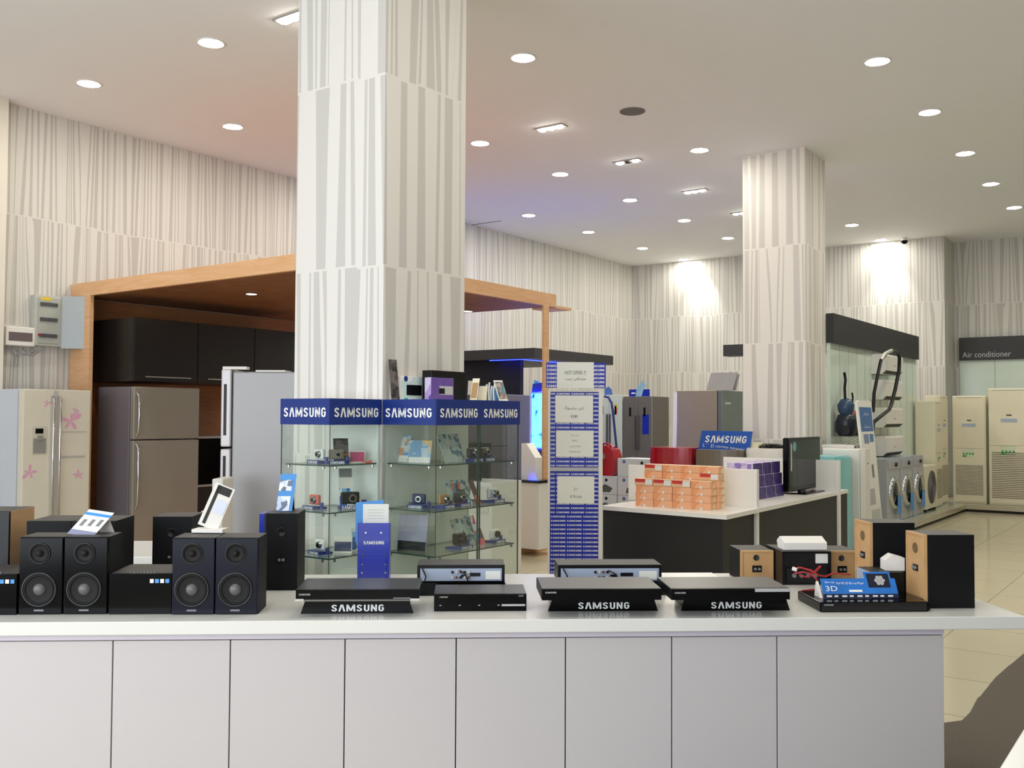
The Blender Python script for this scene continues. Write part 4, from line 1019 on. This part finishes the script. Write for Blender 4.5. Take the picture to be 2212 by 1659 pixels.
for rown, yy, nl in (('front', 7.5, 4), ('back', 7.5+BD+.004, 6)):
    for l_ in range(nl):
        for c_ in range(4):
            if rown == 'back' and l_ < 3 and c_ < 2: pass
            k = 1 if (rown == 'front' and l_ == 3 and c_ < 3) or (rown == 'back' and ((l_ == 5 and c_ == 0) or (l_ == 4 and c_ == 3))) else 0
            jx = random.uniform(-.004, .004) - (.006 if rown == 'front' and l_ > 2 else 0); loc = (-4.09+c_*BW*1.0+jx+(.02 if rown == 'back' else 0), yy+random.uniform(-.002, .0015), ZT2+l_*BH+.0003)
            if used[k] == 0: o = protos[k]; o.location = loc; used[k] = 1
            else: o = dup(protos[k], None, loc, 0)
            o['label'] = '%s carton in the %s stack row, %s, %s' % ('red-banded' if k else 'pale orange', rown, clm[c_], lay[l_])
# violet cartons
VP_ = print_mat('violet_box_side', ['B9A6D0', 'CFC3DF', '8E74B8', 'C4B4D8'], 16)
VF = print_mat('violet_box_front', ['4A2F86', '38256A', '6E5A9E', '232033'], 18)
a = onz(1636, 1080, ZT2)
XV = a.x
pv = None
for l_ in range(3):
    for r_ in range(3):
        yv = a.y+.0+r_*.235; o = None
        if pv is None:
            pv = thing('carton', '', 'box', (0, 0, 0), 0, 'violet cartons behind the first divider')
            build('sleeve', G().box(-.26, 0, 0, 0, .225, .112, mis=[0, 1, 1, 1, 1, 0]), [VF, VP_], pv, bevel=.002)
            build('stripe', G().box(0, .08, .01, .001, .14, .1), mat('violet_deep', '45307E', .4), pv)
            o = pv
        else: o = dup(pv)
        o.location = (XV-(.04 if l_ == 2 else (.0 if l_ == 0 else .02)), yv, ZT2+l_*.1125)
        o['label'] = 'violet carton behind the divider, %s, %s' % (['nearest the divider', 'middle of its layer', 'nearest the television'][r_], ['bottom layer', 'middle layer', 'top layer'][l_])
# television
tv0 = onz(1740, 1074, ZT2)
xt = -3.42; ya = onx(1703, 1000, xt).y; yb_ = onx(1772, 1000, xt).y; zt_ = onx(1703, 946, xt).z; zb_ = onx(1703, 1064, xt).z
t = thing('television', 'small glossy black television standing on the white display table', 'television', (xt, ya, ZT2), R90)
Wv = yb_-ya
build('screen_frame', G().box(0, 0, zb_-ZT2, Wv, .06, zt_-ZT2), BLACKG, t, bevel=.012)
build('screen', G().box(.035, -.001, zb_-ZT2+.05, Wv-.035, .001, zt_-ZT2-.03), mat('tv_screen', '111314', .08, spec=.3), t)
build('neck', G().box(Wv*.42, .02, .012, Wv*.58, .05, zb_-ZT2+.02), BLACK, t)
build('foot', G().box(Wv*.2, -.11, 0, Wv*.8, .13, .014), BLACKG, t, bevel=.006)
build('sticker', G().box(.06, -.0022, zt_-ZT2-.33, .1, -.0015, zt_-ZT2-.06), GREYL, t)
build('sticker', G().lathe((.17, -.0012, zt_-ZT2-.09), (0, -1, 0), [(0, .001), (.05, .001)], 20), mat('teal_sticker', '6FA9B0', .4), t)
single('power_socket_box', G().box(0, 0, 0, .1, .16, .09), BLACK, 'small black box with cables behind the television', 'box', (-3.66, ya-.2, ZT2), bevel=.004)

# ================================================================== WASHERS and sign behind the island
def curved_washer(label, pxa, pxb, pytop, y, mm, zb=0.0):
    A = ony(pxa, pytop, y); B = ony(pxb, pytop, y); w_ = B.x-A.x; h = A.z
    t = thing('washing_machine', label, 'washing machine', (A.x, y, 0), 0)
    pts = []
    for i in range(13):
        a_ = PI*(i/12); pts.append((w_/2-math.cos(a_)*w_/2, .1-math.sin(a_)*.1))
    pts += [(w_, .55), (0, .55)]
    build('body', G().prism(pts, 'z', .06, h-.03), mm, t, bevel=.006)
    build('lid', G().prism([(a_*.98+w_*.01, b_*.98+.005) for a_, b_ in pts], 'z', h-.03, h), mm, t, bevel=.008)
    build('plinth', G().box(.04, .12, 0, w_-.04, .5, .06), BLACK, t)
    build('badge', G().box(w_*.42, -.004, h-.22, w_*.58, .004, h-.205), CHROME, t)
    return t, w_, h
REDS = mat('red_enamel', '9E1424', .22, coat=.5)
curved_washer('red washing machine with curved front behind the orange cartons', 1397, 1490, 966, 11.0, REDS)
curved_washer('grey-brown washing machine with curved front under the blue sign', 1496, 1594, 971, 10.95, mat('taupe_enamel', '6F6558', .3))
t, w_, h = curved_washer('white washing machine with dark lid opening in front of the far column', 1605, 1692, 968, 11.08, WHITEM)
build('lid_opening', G().lathe((w_*.5, .28, h), (0, 0, 1), [(.16, .001), (.15, .03), (.1, .05), (0, .055)], 24), BLACKG, t)
single('paper_stack', G().box(0, 0, 0, .16, .12, .06), mat('cream_paper', 'E8E2B8', .6), 'cream paper stack on the white washing machine', 'paper', (-4.6, 11.3, h+.001))
yy = 11.25
A = ony(1508, 971, yy); B = ony(1618, 985, yy)
t = thing('sign_board', 'blue sign board standing on the washing machines in front of the far column', 'sign', (A.x, yy, 0), 0)
P1, P2, P3, P4 = ony(1508, 972, yy), ony(1617, 984, yy), ony(1625, 932, yy), ony(1516, 930, yy)
loc = Vector((A.x, yy, 0)); q = [p_-loc for p_ in (P1, P2, P3, P4)]
g = G(); bk = [v_+Vector((0, .02, 0)) for v_ in q]
g.add(q+bk, [(0, 1, 2, 3), (7, 6, 5, 4), (0, 4, 5, 1), (1, 5, 6, 2), (2, 6, 7, 3), (3, 7, 4, 0)])
sb = build('board', g, mat('sign_royal_blue', '1B55B4', .3, noise=.15, nscale=3), t)
uu = (q[1]-q[0]).normalized(); vv = (q[3]-q[0]).normalized()
wS, hS = (q[1]-q[0]).length, (q[3]-q[0]).length
build('lettering', G().logo(q[0]+uu*wS*.1+vv*hS*.42+Vector((0, -.002, 0)), (q[2]-q[3]), vv, hS*.36, wS*.82), LETTER, sb)
build('lettering', G().text('L', q[0]+uu*wS*.1+vv*hS*.2-Y*.002, uu, vv, hS*.17), LETTER, sb); build('lettering', G().text('D', q[0]+uu*wS*.27+vv*hS*.2-Y*.002, uu, vv, hS*.17), LETTER, sb); build('lettering', G().text('LIGHTING  Refrigerator', q[0]+uu*wS*.62+vv*hS*.2-Y*.002, uu, vv, hS*.13, wS*.58), LETTER, sb)
build('lettering', G().box(q[0].x+wS*.16, q[0].y-.002, q[0].z+hS*.3, q[0].x+wS*.22, q[0].y-.001, q[0].z+hS*.32), mat('pink_e', 'E07AA8', .4), sb)
build('foot', G().box(q[0].x+.1, .02, q[0].z-.012, q[0].x+.4, .1, q[0].z+.01), BLACK, t)
# vacuum cartons, vacuum cleaner
def vac_box(xa, z0_, lab, w_=.44, h=.25):
    t = thing('product_box', lab, 'box', (xa, 11.6, z0_), 0, 'white vacuum cleaner cartons')
    build('carton', G().box(0, 0, 0, w_, .4, h-.002), mat('carton_white', 'C6CACB', .5, noise=.03), t, bevel=.003)
    build('emblem', G().lathe((.1, 0, h*.82), (0, -1, 0), [(0, .001), (.025, .001)], 16), mat('emblem_blue', '50689C', .5), t)
    build('handle_hole', G().lathe((w_*.62, 0, h*.78), (0, -1, 0), [(0, .001), (.022, .001)], 12), BLACK, t)
    build('picture', G().prism([(w_*.3, h*.12), (w_*.75, h*.12), (w_*.85, h*.35), (w_*.6, h*.55), (w_*.35, h*.4)], 'y', -.001, 0), mat('picture_grey', '4C5450', .4, noise=.3, nscale=30), t)
xa = ony(1300, 1030, 11.6).x; xb = ony(1334, 1030, 11.6).x
for k in range(3):
    vac_box(xb-.45, .0005+k*.2505, 'white vacuum cleaner carton %s the red vacuum cleaner' % ['at the floor, two below', 'second below', 'directly under'][k], .44)
for k in range(4):
    vac_box(xb+.0, .0005+k*.2505, 'white vacuum cleaner carton right of the red vacuum cleaner, %s' % ['on the floor', 'second up', 'third up', 'topmost'][k], .42 if k < 3 else .6)
# the topmost pile carries nothing; the red vacuum stands on the left pile
zb = .7525
t = thing('vacuum_cleaner', 'red upright-standing canister vacuum cleaner on white cartons', 'vacuum cleaner', (xb-.26, 11.75, zb), 0)
prof = [(-.15, 0), (.17, 0), (.18, .25), (.14, .36), (.06, .41), (-.04, .41), (-.12, .36), (-.15, .25)]
build('body', G().prism(prof, 'y', -.1, .12), RED, t, bevel=.045)
build('handle', G().tube([(-.06, -.02, .4), (-.03, -.02, .44), (.05, -.02, .44), (.09, -.02, .4)], .014, 8), RED, t)
build('hose_port', G().cyl((-.12, -.1, .24), (.02, -.14, .27), .04, .045, 16), GREY, t)
a, b = ony(1306, 850, 11.75), ony(1332, 975, 11.75); lo_ = Vector((xb-.26, 11.75, zb))
build('hose', G().tube([ony(x_, y_, 11.85)-lo_ for x_, y_ in ((1306, 856), (1314, 858), (1321, 870), (1324, 890), (1328, 930), (1332, 970), (1336, 985))], .018, 8), NAVY, t)
# far refrigerators against the back wall
A = ony(1346, 857, 15.6); B = ony(1408, 857, 15.6)
f = fridge('grey two-door refrigerator with blue sticker against the back wall', (A.x, 15.6, 0), 0, B.x-A.x, .68, 1.93, STEELD, mat('far_fridge_grey', '77736F', .35, metal=.3), 'recessed', name='refrigerator')
W_ = B.x-A.x
build('sticker', G().box(W_*.68, -.003, 1.25, W_*.9, -.001, 1.6), BLUEB, f)
A2 = ony(1292, 853, 15.6)
f = fridge('white two-door refrigerator behind the red vacuum cleaner', (A2.x-.05, 15.6, 0), 0, A.x-A2.x+.03, .68, 1.96, WHITEM, mat('far_fridge_white', 'CBD5CC', .3), 'recessed')
build('sticker', G().box(.42, -.003, 1.62, .46, -.001, 1.72), CORAL, f); build('sticker', G().box(.42, -.003, 1.73, .46, -.001, 1.8), YEL, f)
a = ony(1356, 855, 15.7)
t = thing('topper_card', 'blue topper card with a bird picture on the grey two-door refrigerator', 'display card', (a.x, 15.75, 1.931), 0)
build('card', G().box(0, 0, 0, .42, .012, .13), BLUEB, t)
build('picture', G().prism([(.14, .0), (.26, .0), (.3, .12), (.36, .2), (.28, .3), (.24, .22), (.17, .2)], 'y', -.01, -.002), mat('bird_blue', '8FB7CC', .4, noise=.3), t)
build('lettering', G().box(.05, -.002, .05, .13, -.001, .075), LETTER, t)
single('topper_card', G().prism([(0, 0), (.17, 0), (.15, .1), (.09, .16), (.0, .12)], 'y', 0, .012), mat('card_blue2', '4A6FB4', .4), 'rounded blue topper card on the white two-door refrigerator', 'display card', (A2.x+.05, 15.75, 1.961))
# brown-grey fridge by the far column
A = ony(1462, 845, 13.0); B = ony(1560, 845, 13.0)
t = thing('refrigerator', 'tall bronze-grey refrigerator left of the far column with a leaflet on top', 'refrigerator', (B.x, 13.0, 0), R90)
dp = B.x-A.x
build('body', G().box(.0, .08, .05, .75, dp, 1.95), mat('bronze_side', '8F846F', .4, metal=.1), t, bevel=.008)
for (a_, b_) in ((.06, .9), (.92, 1.95)): build('door', G().box(0, 0, a_, .75, .07, b_), mat('bronze_door', '68706F', .3, metal=.3), t, bevel=.008)
build('badge', G().box(.1, -.003, 1.75, .3, 0, 1.78), CHROME, t)
build('plinth', G().box(.03, .1, 0, .72, dp-.05, .05), BLACK, t)
single('leaning_board', G().slab((0, 0, 0), X, (.03, 0, 1), .06, 1.93, .03), WHITE, 'narrow white board leaning behind the bronze-grey refrigerator', 'board', (A.x-.15, 13.1, 0))
a = ony(1522, 846, 13.1)
t = thing('leaflet_card', 'grey leaflet standing open on the bronze-grey refrigerator', 'display card', (a.x, 13.15, 1.951), .1)
build('card', G().slab((0, 0, 0), X, (.25, .1, 1), .4, .27, .004), mat('leaflet_grey', '9A9892', .4, noise=.1), t)
build('card', G().slab((.08, .03, 0), X, (.22, -.0, 1), .36, .24, .004), mat('leaflet_grey2', '8A8884', .4, noise=.15), t)
# black beam past the far column
a = ony(1562, 745, 17.0); b = ony(1562, 770, 17.0)
single('fascia_beam', G().box(a.x, 17.0, 2.7, -4.05, 17.3, 2.91), CHARC, 'black fascia beam to the left of the far column', 'fascia', (0, 0, 0))

# ================================================================== SLAT PARTITION on the right of the far column
PANEL = mat('green_white_gloss', 'D2E0D3', .1, noise=.02)
t = thing('display_partition', 'pale green glossy partition with charcoal fascia right of the far column', 'partition', (-4.0, 12.52, 0), R90)
Lp = 16.94-12.52
build('panel', G().box(0, 0, .12, Lp, .05, 2.53), PANEL, t)
g = G()
for k in range(1, 12): g.box(k*.38, -.001, .12, k*.38+.008, .0, 2.53)
build('panel_joint', g, mat('joint_grey', '6E7D74', .5), t)
build('fascia', G().box(-.02, -.05, 2.53, Lp, .05, 2.91), CHARC, t)
# wall air conditioners on it
def split_ac(z, ya_, lab, w_=.95):
    t = thing('wall_air_conditioner', lab, 'air conditioner', (-4.0, ya_, z), R90, 'white wall air conditioners in a column')
    prof = [(0, 0), (-.15, .0), (-.2, .05), (-.205, .26), (-.18, .285), (0, .285)]
    build('body', G().prism(prof, 'x', 0, w_), WHITEM, t, bevel=.006)
    build('outlet', G().prism([(-.151, .004), (-.196, .046), (-.199, .046), (-.154, .002)], 'x', .05, w_-.05), SLOT, t)
    build('badge', G().box(w_*.45, -.2055, .12, w_*.55, -.204, .135), GREYL, t)
for k, z in enumerate((2.2, 1.83, 1.43, 1.02)):
    split_ac(z, 14.35, 'white wall air conditioner on the green partition, %s' % ['topmost under the fascia', 'second from the top', 'third from the top', 'lowest, above the washers'][k])
# vacuum cleaners on a wire shelf
t = thing('wire_shelf', 'wire shelf on the green partition beside the far column', 'shelf', (-4.0, 12.54, 1.33), R90)
g = G()
for k in range(6): g.tube([(0, -.05*k-.01, 0), (1.3, -.05*k-.01, 0)], .004, 6)
for k in range(5): g.tube([(.3*k, 0, 0), (.3*k, -.27, 0), (.3*k, 0, -.12)], .004, 6)
build('wire', g, GREY, t)
def vacuum(label, y_, m1, m2, s):
    t = thing('vacuum_cleaner', label, 'vacuum cleaner', (-3.85, y_, 1.336), R90)
    build('body', G().lathe((0, 0, 0), (0, 0, 1), [(.11*s, 0), (.14*s, .05*s), (.15*s, .2*s), (.12*s, .3*s), (.0, .33*s)], 20), m1, t)
    build('upper_body', G().lathe((-.02*s, 0, .3*s), (0, 0, 1), [(.08*s, 0), (.11*s, .06*s), (.12*s, .14*s), (.07*s, .22*s), (0, .24*s)], 20), m2, t)
    build('wheel', G().cyl((-.15*s, -.02, .08*s), (-.11*s, -.02, .08*s), .07*s, n=18).cyl((.11*s, -.02, .08*s), (.15*s, -.02, .08*s), .07*s, n=18), BLACK, t)
    build('grip', G().tube([(-.05*s, 0, .5*s), (-.07*s, 0, .68*s), (-.03*s, 0, .8*s), (-.08*s, 0, .9*s)], .02*s, 8), BLACK, t)
    return t
vacuum('dark blue vacuum cleaner on the wire shelf beside the far column', 12.68, mat('vac_navy', '1A2230', .3), mat('vac_blue', '2C4664', .3), .9)
v_ = vacuum('red and black vacuum cleaner on the wire shelf', 12.98, mat('vac_black', '15161B', .35), mat('vac_red', 'A83248', .3), .62)
# black tube handle loop
g = G().tube([onx(x_, y_, -3.62) for x_, y_ in ((1926, 757), (1936, 760), (1943, 772), (1942, 800), (1934, 840), (1925, 875), (1920, 886), (1908, 895), (1886, 913))]+[onx(x_, y_, -3.62) for x_, y_ in ((1884, 950), (1888, 1050))]+[Vector((-3.62, onx(1890, 1125, -3.62).y, .126))], .025, 10)
g.tube([onx(x_, y_, -3.62) for x_, y_ in ((1886, 890), (1888, 850), (1896, 810), (1903, 778), (1913, 766))], .022, 10, 0)
g.tube([onx(x_, y_, -3.62) for x_, y_ in ((1903, 778), (1912, 764), (1920, 760), (1927, 757))], .024, 10, 1)
single('vacuum_hose', g, [BLACK, ALU], 'black vacuum hose and tube bent in a loop before the wall air conditioners', 'hose')
# podium
STONE = mat('podium_stone', 'B3AC92', .2)
PGL = mat('podium_glass_top', 'A9B8A5', .06, coat=.6)
t = thing('podium', 'low beige podium with dark recess along the right-hand display', 'podium', (0, 0, 0))
build('deck', G().prism([(-4.0, 12.86), (-3.4, 12.86), (-3.4, 17.72), (1.5, 17.9), (1.5, 19.73), (-3.97, 19.73), (-3.97, 18.99), (-4.0, 18.99)], 'z', .045, .12), STONE, t)
build('glass_deck', G().prism([(-3.99, 12.87), (-3.55, 12.87), (-3.55, 17.85), (-3.97, 18.2)], 'z', .12, .124), PGL, t)
build('recess', G().prism([(-4.0, 12.93), (-3.47, 12.93), (-3.47, 17.79), (1.5, 17.97), (1.5, 19.7), (-3.96, 19.7), (-3.96, 18.98), (-4.0, 18.98)], 'z', 0, .045), SLOT, t)  # set-back base given the dark of the shadow gap under the deck
ZP = .125
# front-load washers on podium facing the aisle
def washer(ya_, yb2, lab, mm, h=.86, dt=.30):
    w_ = yb2-ya_
    t = thing('washing_machine', lab, 'washing machine', (-3.62, ya_, ZP), R90, 'silver front-loading washers on the podium')
    build('body', G().box(0, 0, 0, w_, dt, h), mm, t, bevel=.008)
    build('top_panel', G().box(0, 0, h, w_, dt, h+.02), mat('washer_top', 'AEB6C2', .2), t)
    build('control_panel', G().box(.02, -.012, h-.12, w_-.02, 0, h-.01), mat('washer_panel', 'A9AAB2', .3), t, bevel=.003)
    build('dial', G().cyl((w_*.6, -.012, h-.065), (w_*.6, -.035, h-.065), .03, .026, 18), BLACK, t)
    c = (w_*.5, 0, h*.47)
    d = build('door', G().lathe(c, (0, -1, 0), [(.23, 0), (.225, .03), (.19, .045), (.165, .035), (.155, .02)], 32), CHROME, t)
    build('door_glass', G().lathe(c, (0, -1, 0), [(.16, .02), (.1, .035), (0, .04)], 32), BLACKG, d)
    build('sticker', G().box(w_*.55, -.048, h*.12, w_*.85, -.046, h*.42), BLUEL, t)
    return t
washer(13.72, 14.35, 'silver front-loading washer nearest the white standee', mat('washer_silver', 'B9BAC0', .3, metal=.2))
washer(14.42, 15.05, 'silver front-loading washer, middle of three', mat('washer_silver', 'B9BAC0', .3, metal=.2))
washer(15.12, 15.72, 'silver front-loading washer beside the outdoor fan unit', mat('washer_silver', 'B9BAC0', .3, metal=.2))
t = thing('outdoor_unit', 'cream outdoor air conditioner fan unit on the podium', 'air conditioner', (-3.62, 15.85, ZP), R90)
build('case', G().box(0, 0, .03, .78, .3, .7), CREAM, t, bevel=.006)
c = (.42, 0, .36)
g = G()
for r_ in (.05, .09, .13, .17, .21, .25): g.tube([(c[0]+math.cos(a_*PI/12)*r_, -.012, c[2]+math.sin(a_*PI/12)*r_) for a_ in range(24)], .004, 5, 0, True)
build('fan_grille', g, GREY, t)
build('fan', G().lathe(c, (0, -1, 0), [(0, .002), (.26, .001)], 32), mat('fan_shadow', '4A4B40', .6), t)
build('feet', G().box(.08, .0, 0, .16, .3, .03).box(.62, 0, 0, .7, .3, .03), BLACK, t)
# floor standing air conditioners
def tower_ac(loc, rz, w_, d_, h, lab, gr0=.08, gr1=.36, nsl=22, name='standing_air_conditioner'):
    t = thing(name, lab, 'air conditioner', loc, rz, 'cream floor-standing air conditioners')
    build('body', G().box(0, .01, 0, w_, d_, h), CREAM, t, bevel=.012)
    build('upper_panel', G().box(.02, 0, h*.51, w_-.02, .012, h-.02), mat('cream_panel', 'E0D8BE', .3, noise=.01), t, bevel=.004)
    build('lower_panel', G().box(.02, 0, .03, w_-.02, .012, h*.505), mat('cream_panel', 'E0D8BE', .3, noise=.01), t, bevel=.004)
    g = G()
    for k in range(nsl):
        z_ = h*gr0+(gr1-gr0)*h*k/nsl; g.box(.045, -.002, z_, w_-.045, .001, z_+(gr1-gr0)*h/nsl*.42)
    build('grille', g, mat('grille_slot', '6B6452', .6), t)
    build('display', G().box(w_*.3, -.003, h*.71, w_*.7, 0, h*.74), GREYB, t)
    build('badge', G().box(w_*.44, -.003, h*.765, w_*.57, 0, h*.775), SLOT, t)
    build('top_slot', G().box(.06, -.002, h-.035, w_-.06, .001, h-.028), GREY, t)
    q = build('energy_sticker', G().box(w_*.29, -.002, h*.43, w_*.66, 0, h*.505) if gr1 < .5 else G().box(w_*.29, -.002, h*.5, w_*.66, -.001, h*.575), mat('sticker_green_white', 'CFD8BE', .5), t)
    zc = h*.46 if gr1 < .5 else h*.53
    g = G()
    for k in range(4): g.cyl((w_*(.34+.09*k), -.003, zc), (w_*(.34+.09*k), -.0025, zc), .018, n=8)
    g.box(w_*.3, -.003, zc-.055, w_*.42, -.0022, zc-.025)
    build('sticker_print', g, GREEN, q)
    return t
A = ony(2058, 1000, 18.0); B = ony(2130, 1000, 18.0)
tower_ac((A.x, 18.0, ZP-.005), 0, B.x-A.x, .4, 1.83, 'cream floor-standing air conditioner facing the camera, left of the taller one')
A = ony(2136, 1000, 17.97)
tower_ac((A.x, 17.97, ZP-.005), 0, .62, .42, 1.95, 'taller cream floor-standing air conditioner at the right picture edge', .06, .46, 26)
tower_ac((-3.66, 16.72, ZP-.0), R90, .5, .31, 1.72, 'cream floor-standing air conditioner seen side-on, behind the fan unit')
tower_ac((-3.72, 17.38, ZP-.0), R90, .56, .24, 1.82, 'cream floor-standing air conditioner side-on in the recess corner')
# recess wall: panels and fascia with lettering
t = thing('category_sign', 'black fascia reading Air conditioner above the green wall panel', 'sign', (-3.89, 19.74, 0))
build('panel', G().box(0, .06, .12, 4.5, .1, 2.66), PANEL, t)
g = G()
for k in (1, 2, 3): g.box(k*.95-.35, .058, .12, k*.95-.343, .06, 2.66)
build('panel_joint', g, mat('joint_grey', '6E7D74', .5), t)
fs = build('fascia', G().box(0, 0, 2.65, 4.5, .06, 3.075), CHARC, t)
build('lettering', G().text('Air conditioner', (.47, -.002, 2.70), X, Z, .105, .82), GREYL, fs)

# aqua and white appliances between island and podium
A = ony(1778, 985, 11.7); B = ony(1845, 985, 11.7)
t = thing('small_refrigerator', 'aqua small refrigerator with rounded front right of the display table', 'refrigerator', (-3.47, 11.2, 0), R90)
hA = 1.12
build('body', G().prism([(.0, .06), (.52, .06), (.52, .5), (0, .5)], 'z', .03, hA), AQUA, t, bevel=.01)
build('door', G().prism([(0, .055), (.05, .015), (.15, 0), (.37, 0), (.47, .015), (.52, .055)], 'z', .04, hA-.01), AQUA, t, bevel=.006)
build('feet', G().box(.04, .08, 0, .1, .46, .03).box(.42, .08, 0, .48, .46, .03), BLACK, t)
A = ony(1790, 962, 12.1)
t = thing('chest_freezer', 'white chest freezer with flat lid behind the aqua refrigerator', 'freezer', (-3.58, 12.06, 0), R90)
build('body', G().box(0, 0, .03, .4, .38, 1.16), WHITEM, t, bevel=.008)
build('lid', G().box(-.005, -.01, 1.165, .405, .385, 1.235), WHITE, t, bevel=.01)
build('hinge', G().box(.02, -.013, 1.12, .06, -.003, 1.22), SLOT, t)
build('feet', G().box(.03, .03, 0, .1, .35, .03).box(.3, .03, 0, .37, .35, .03), BLACK, t)
t = thing('small_refrigerator', 'narrow white small refrigerator between the aqua one and the standee', 'refrigerator', (-3.36, 11.75, 0), R90)
build('body', G().box(0, .05, 0, .28, .5, 1.2), WHITEM, t, bevel=.02)
build('door', G().prism([(0, .05), (.04, 0), (.24, 0), (.28, .05)], 'z', .03, 1.2), WHITEM, t, bevel=.006)
build('badge', G().box(.12, -.002, 1.02, .16, 0, 1.03), SLOT, t)
# standee
p0, p1, p2, p3 = onx(1884, 1135, -3.45), onx(1908, 1135, -3.45), onx(1882, 866, -3.51), onx(1851, 866, -3.51)
t = thing('standee', 'tall narrow white advertising standee leaning by the silver washers', 'advertising stand', (-3.45, p0.y, .125), 0)
lo_ = Vector((-3.45, p0.y, .125))
def sp(fy, fz):  # point on the standee face: fy across 0..1, fz up 0..1
    a_ = p0.y+(p3.y-p0.y)*fz; b_ = p1.y+(p2.y-p1.y)*fz
    return Vector((-3.45-.06*fz, a_+(b_-a_)*fy, .125+fz*(p2.z-.125)))-lo_
g = G(); N_ = 14
front = [sp(0, 0), sp(1, 0), sp(1, .985), sp(.85, 1), sp(.15, 1), sp(0, .985)]
bk = [v_-Vector((.03, 0, 0)) for v_ in front]; k = len(front)
g.add(front+bk, [tuple(range(k)), tuple(reversed(range(k, 2*k)))]+[(i, k+i, k+(i+1) % k, (i+1) % k) for i in range(k)])
sd = build('board', g, WHITE, t)
def patch(a, b, c, d, mm, nm='print'):
    e = Vector((.002, 0, 0)); return build(nm, G().add([sp(a, c)+e, sp(b, c)+e, sp(b, d)+e, sp(a, d)+e], [(0, 1, 2, 3)]), mm, sd)
patch(.08, .94, .77, .95, mat('standee_blue', '2E62A8', .4))
e = Vector((.0035, 0, 0))
build('lettering', G().text(W_SAM, sp(.5, .79)+e, Y, Z, .05, .26).text(W_NAMA, sp(.5, .885)+e, Y, Z, .05, .22), LETTER, sd)
patch(.2, .55, .68, .75, mat('ad_violet', '7C86B4', .4)); patch(.62, .9, .69, .75, mat('ad_blue', '4B76B0', .4))
patch(.15, .6, .22, .34, GREYL); patch(.55, .7, .42, .52, GREY); patch(.2, .9, .05, .18, mat('ad_pale', 'BFC3C0', .4))
